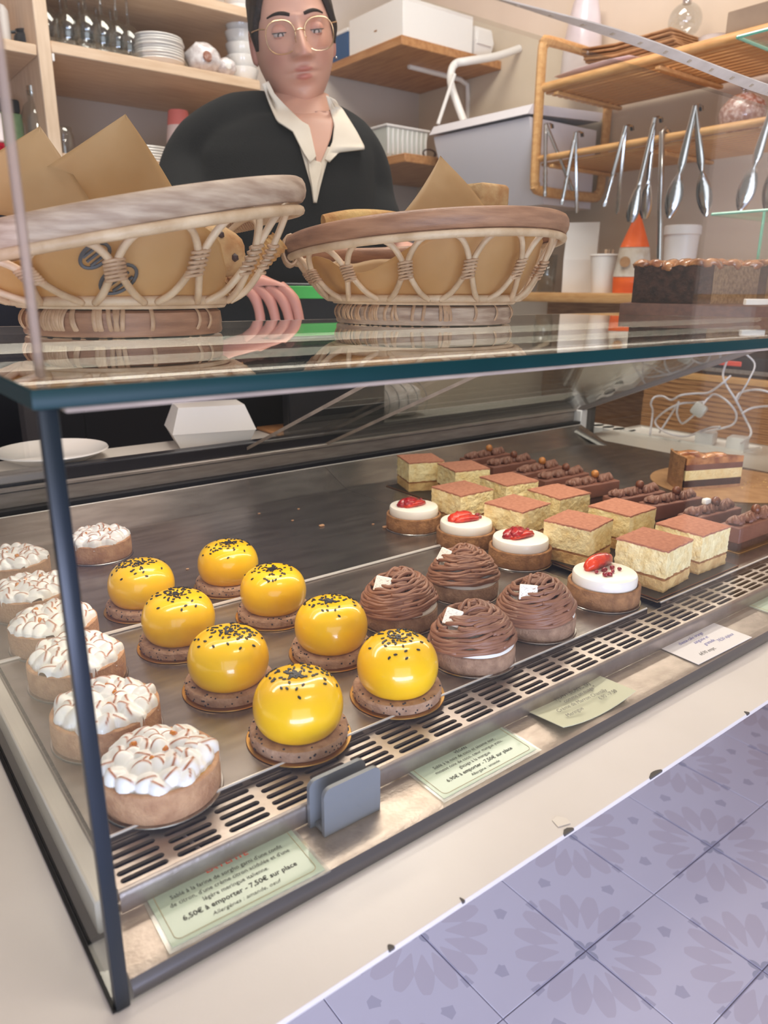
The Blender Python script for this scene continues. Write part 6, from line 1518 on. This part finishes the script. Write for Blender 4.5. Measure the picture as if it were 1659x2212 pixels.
# --- glasses
gl = MB(); lens_objs = []
def lens_loop(sx, k=1.0):
    out = []
    for i in range(36):
        a = 2*math.pi*i/36; ex = 0.0255; ez = 0.0235
        c_, s_ = math.cos(a), math.sin(a); q = (abs(c_)**2.5+abs(s_)**2.5)**(-1/2.5)
        x = sx*0.0335 + ex*q*c_*k; z = 0.0030 + ez*q*s_*k*(1.0 if s_ > 0 else 1.1)
        out.append(HM @ Vector((x, -0.1000 + 0.30*abs(abs(x)-0.0)**1.0*abs(x)*3.2, z)))
    return out
for sx in (-1, 1): gl.tube(lens_loop(sx), 0.0010, 8, closed=True)
gl.tube([HM @ Vector((x, -0.1005 - 0.003*(1-(x/0.009)**2), 0.0085 + 0.003*(1-(x/0.009)**2))) for x in (-0.009, -0.005, 0, 0.005, 0.009)], 0.0010, 8)
for sx in (-1, 1):
    gl.tube([HM @ Vector(p) for p in ((sx*0.0590, -0.0935, 0.016), (sx*0.0680, -0.088, 0.017), (sx*0.0765, -0.045, 0.017), (sx*0.0780, 0.0, 0.014), (sx*0.076, 0.022, 0.002))], 0.0010, 8)
    gl.tube([HM @ Vector(p) for p in ((sx*0.0105, -0.098, 0.000), (sx*0.0090, -0.101, -0.004), (sx*0.0095, -0.1035, -0.008))], 0.0007, 6)
glo = gl.build('glasses', M['gold_wire'], pp)
for sx in (-1, 1):
    mb = MB(); lp_ = lens_loop(sx, 0.98); mb.add(lp_, [tuple(range(36))]); mb.build('lens', M['lens'], glo, smooth=False)
mb = MB(); mb.ico((0, 0, 0), 0.0026, 2); e = mb.build('earring', M['chrome'], pp); e.matrix_local = HM @ Matrix.Translation((0.0775, 0.004, -0.034))
# --- jumper: torso and sleeves fused into one surface
jm = MB()
def trow(c, a, b_): return [c + rightv*(a*(abs(math.sin(t))**0.85)*(1 if math.sin(t) > 0 else -1)) + fwd*(b_*math.cos(t)) for t in [2*math.pi*i/40 for i in range(40)]]
def ctr(px, py, d): return dep(px, py, d) - PO
trs = [trow(ctr(648, 258, HD+0.085), 0.085, 0.062), trow(ctr(640, 268, HD+0.08), 0.128, 0.084), trow(ctr(628, 300, HD+0.085), 0.160, 0.100), trow(ctr(622, 345, HD+0.085), 0.170, 0.112), trow(ctr(622, 420, HD+0.085), 0.168, 0.118), trow(ctr(630, 520, HD+0.09), 0.162, 0.114)]
c_low = ctr(630, 520, HD+0.09)
for dz in (0.12, 0.26, 0.40): trs.append(trow(c_low + Vector((0, 0.10*dz/0.4, -dz)), 0.165, 0.115))
jm.grid(trs, closed=True); jm.f += [tuple(reversed(range(40))), tuple(len(jm.v)-40+i for i in range(40))]; jm.mi += [0, 0]
def sleeve(pts, r):
    sp = spline(pts, 8); n = len(sp); rr = []
    for i in range(n):
        f = i/(n-1)*(len(r)-1); k = min(int(f), len(r)-2); rr.append(r[k] + (r[k+1]-r[k])*(f-k))
    jm.tube(sp, rr, 20)
sleeve([ctr(600, 285, HD+0.09), ctr(522, 298, HD+0.09), ctr(448, 338, HD+0.10), ctr(408, 400, HD+0.08), ctr(420, 490, HD+0.0), hw + Vector((-0.015, 0.045, 0.012)), hw + Vector((-0.004, 0.010, 0.003))], [0.070, 0.078, 0.074, 0.060, 0.052, 0.040, 0.036])
sleeve([ctr(690, 300, HD+0.10), ctr(742, 330, HD+0.11), ctr(776, 372, HD+0.13), ctr(792, 440, HD+0.14), ctr(815, 500, HD+0.12), hw2 + Vector((-0.03, 0.05, 0.03)), hw2 + Vector((0, 0.012, 0.004))], [0.070, 0.070, 0.062, 0.058, 0.052, 0.042, 0.036])
jo = jm.build('jumper', M['sweater'], pp, angle=180)
rm = jo.modifiers.new('fuse', 'REMESH'); rm.mode = 'VOXEL'; rm.voxel_size = 0.007; rm.use_smooth_shade = True
smo = jo.modifiers.new('soften', 'SMOOTH'); smo.iterations = 10; smo.factor = 0.6
bpy.context.view_layer.update()
dg = bpy.context.evaluated_depsgraph_get(); me = bpy.data.meshes.new_from_object(jo.evaluated_get(dg)); jo.modifiers.clear(); old = jo.data; jo.data = me; bpy.data.meshes.remove(old)
me.materials.clear(); me.materials.append(M['sweater']); me.polygons.foreach_set('use_smooth', [True]*len(me.polygons))
bvh = BVHTree.FromPolygons([v.co + PO for v in me.vertices], [tuple(p.vertices) for p in me.polygons])
# shirt pieces lie on the jumper: outlines followed down its front surface
def lay(poly, off, ny=26, nx=12):
    ys = [p[1] for p in poly]; y0, y1 = min(ys), max(ys); rows_ = []
    for i in range(ny+1):
        y = y0 + (y1-y0)*min(0.9999, max(0.0001, i/ny)); xs = []
        for (xa, ya), (xb, yb) in zip(poly, poly[1:] + poly[:1]):
            if (ya-y)*(yb-y) <= 0 and abs(ya-yb) > 1e-9: xs.append(xa + (xb-xa)*(y-ya)/(yb-ya))
        if len(xs) < 2: continue
        a, b_ = min(xs), max(xs); row = []
        for j in range(nx+1):
            px = a + (b_-a)*j/nx; d = ray(px, y).normalized(); hit = bvh.ray_cast(CAM, d, 5.0)
            o = off(px, y) if callable(off) else off
            p = (hit[0] if hit[0] is not None else CAM + d*(HD+0.02)/max(1e-6, d.dot(Vector((ROT[0][2], ROT[1][2], ROT[2][2]))))) - d*o
            row.append(p)
        rows_.append(row)
    for _ in range(2):            # relax the steps in depth
        R2 = [list(r) for r in rows_]
        for i in range(1, len(rows_)-1):
            for j in range(nx+1):
                q = (R2[i-1][j] + R2[i+1][j])*0.5; dd = ((R2[i][j]-CAM).normalized()); t_ = (q-CAM).dot(dd); cur = (R2[i][j]-CAM).length; rows_[i][j] = CAM + dd*(0.5*cur + 0.5*t_)
    return [[p - PO for p in r] for r in rows_]
def patch(name, poly, off, m_, th, par=pp, blush_=None, ny=26, nx=12):
    mb = MB(); mb.grid(lay(poly, off, ny, nx))
    if blush_ is not None: mb.att['blush'] = [blush_]*len(mb.v)
    o = mb.build(name, m_, par, angle=180); s = o.modifiers.new('thickness', 'SOLIDIFY'); s.thickness = th; s.offset = 0; return o
st_ = patch('shirt_front', [(648, 318), (716, 318), (700, 372), (692, 402), (684, 438), (677, 438), (672, 402), (660, 360)], 0.004, M['shirt'], 0.002)
patch('throat', [(600, 236), (716, 240), (722, 262), (714, 300), (700, 335), (690, 356), (685, 356), (676, 318), (664, 282), (640, 268), (616, 258)], 0.0075, M['skin'], 0.001, blush_=0.06)
def offc(px, py): return 0.012 + 0.010*smooth01((260-py)/60)
patch('collar_flap', [(566, 182), (580, 176), (594, 204), (624, 236), (650, 262), (668, 272), (678, 318), (683, 340), (670, 352), (655, 330), (632, 284), (598, 262), (588, 240)], offc, M['shirt'], 0.003)
patch('collar_flap', [(704, 206), (722, 214), (742, 240), (770, 285), (789, 322), (764, 326), (746, 318), (730, 332), (712, 350), (700, 348), (718, 306), (722, 270), (712, 236)], offc, M['shirt'], 0.003)
patch('button_placket', [(664, 330), (680, 352), (688, 362), (692, 350), (696, 362), (686, 400), (682, 437), (678, 437), (674, 402), (668, 372)], 0.0095, M['shirt'], 0.002)
# --- dark apron and trousers below
ap = MB(); c0 = c_low + Vector((0, 0.115, -0.30)); rows_ = []
for dz, a, b_ in ((0, 0.172, 0.125), (0.15, 0.178, 0.13), (0.30, 0.19, 0.135)):
    rows_.append(trow(c0 + Vector((0, 0.0, -dz)), a, b_))
zl = 0.10
cc = c0 + Vector((0, 0, -0.30)); rows_.append(trow(Vector((cc.x, cc.y, zl)), 0.20, 0.14))
ap.grid(rows_, closed=True); ap.build('apron', M['trouser'], pp, angle=180)
# green tape and a dark machine by the hand
q = at(690, 640, 'y', 0.840); t = thing('dark_machine', 'dark low machine with a green stripe behind the rear doors, right of the hand', 'machine', (q.x+0.05, q.y, 0.0985))
mb = MB(); zt0 = at(690, 612, 'y', q.y).z - 0.0985; mb = MB(); mb.rbox((-0.12, 0.0, 0), (0.10, 0.024, zt0), 0.003, 1); mb.build('body', M['navy'], t)
z1_ = at(690, 618, 'y', q.y).z - 0.0985; z0_ = at(690, 645, 'y', q.y).z - 0.0985; mb = MB(); mb.rbox((-0.12, -0.003, z0_), (0.10, 0.001, z1_), 0.001, 1); mb.build('green_stripe', M['green_tape'], t)
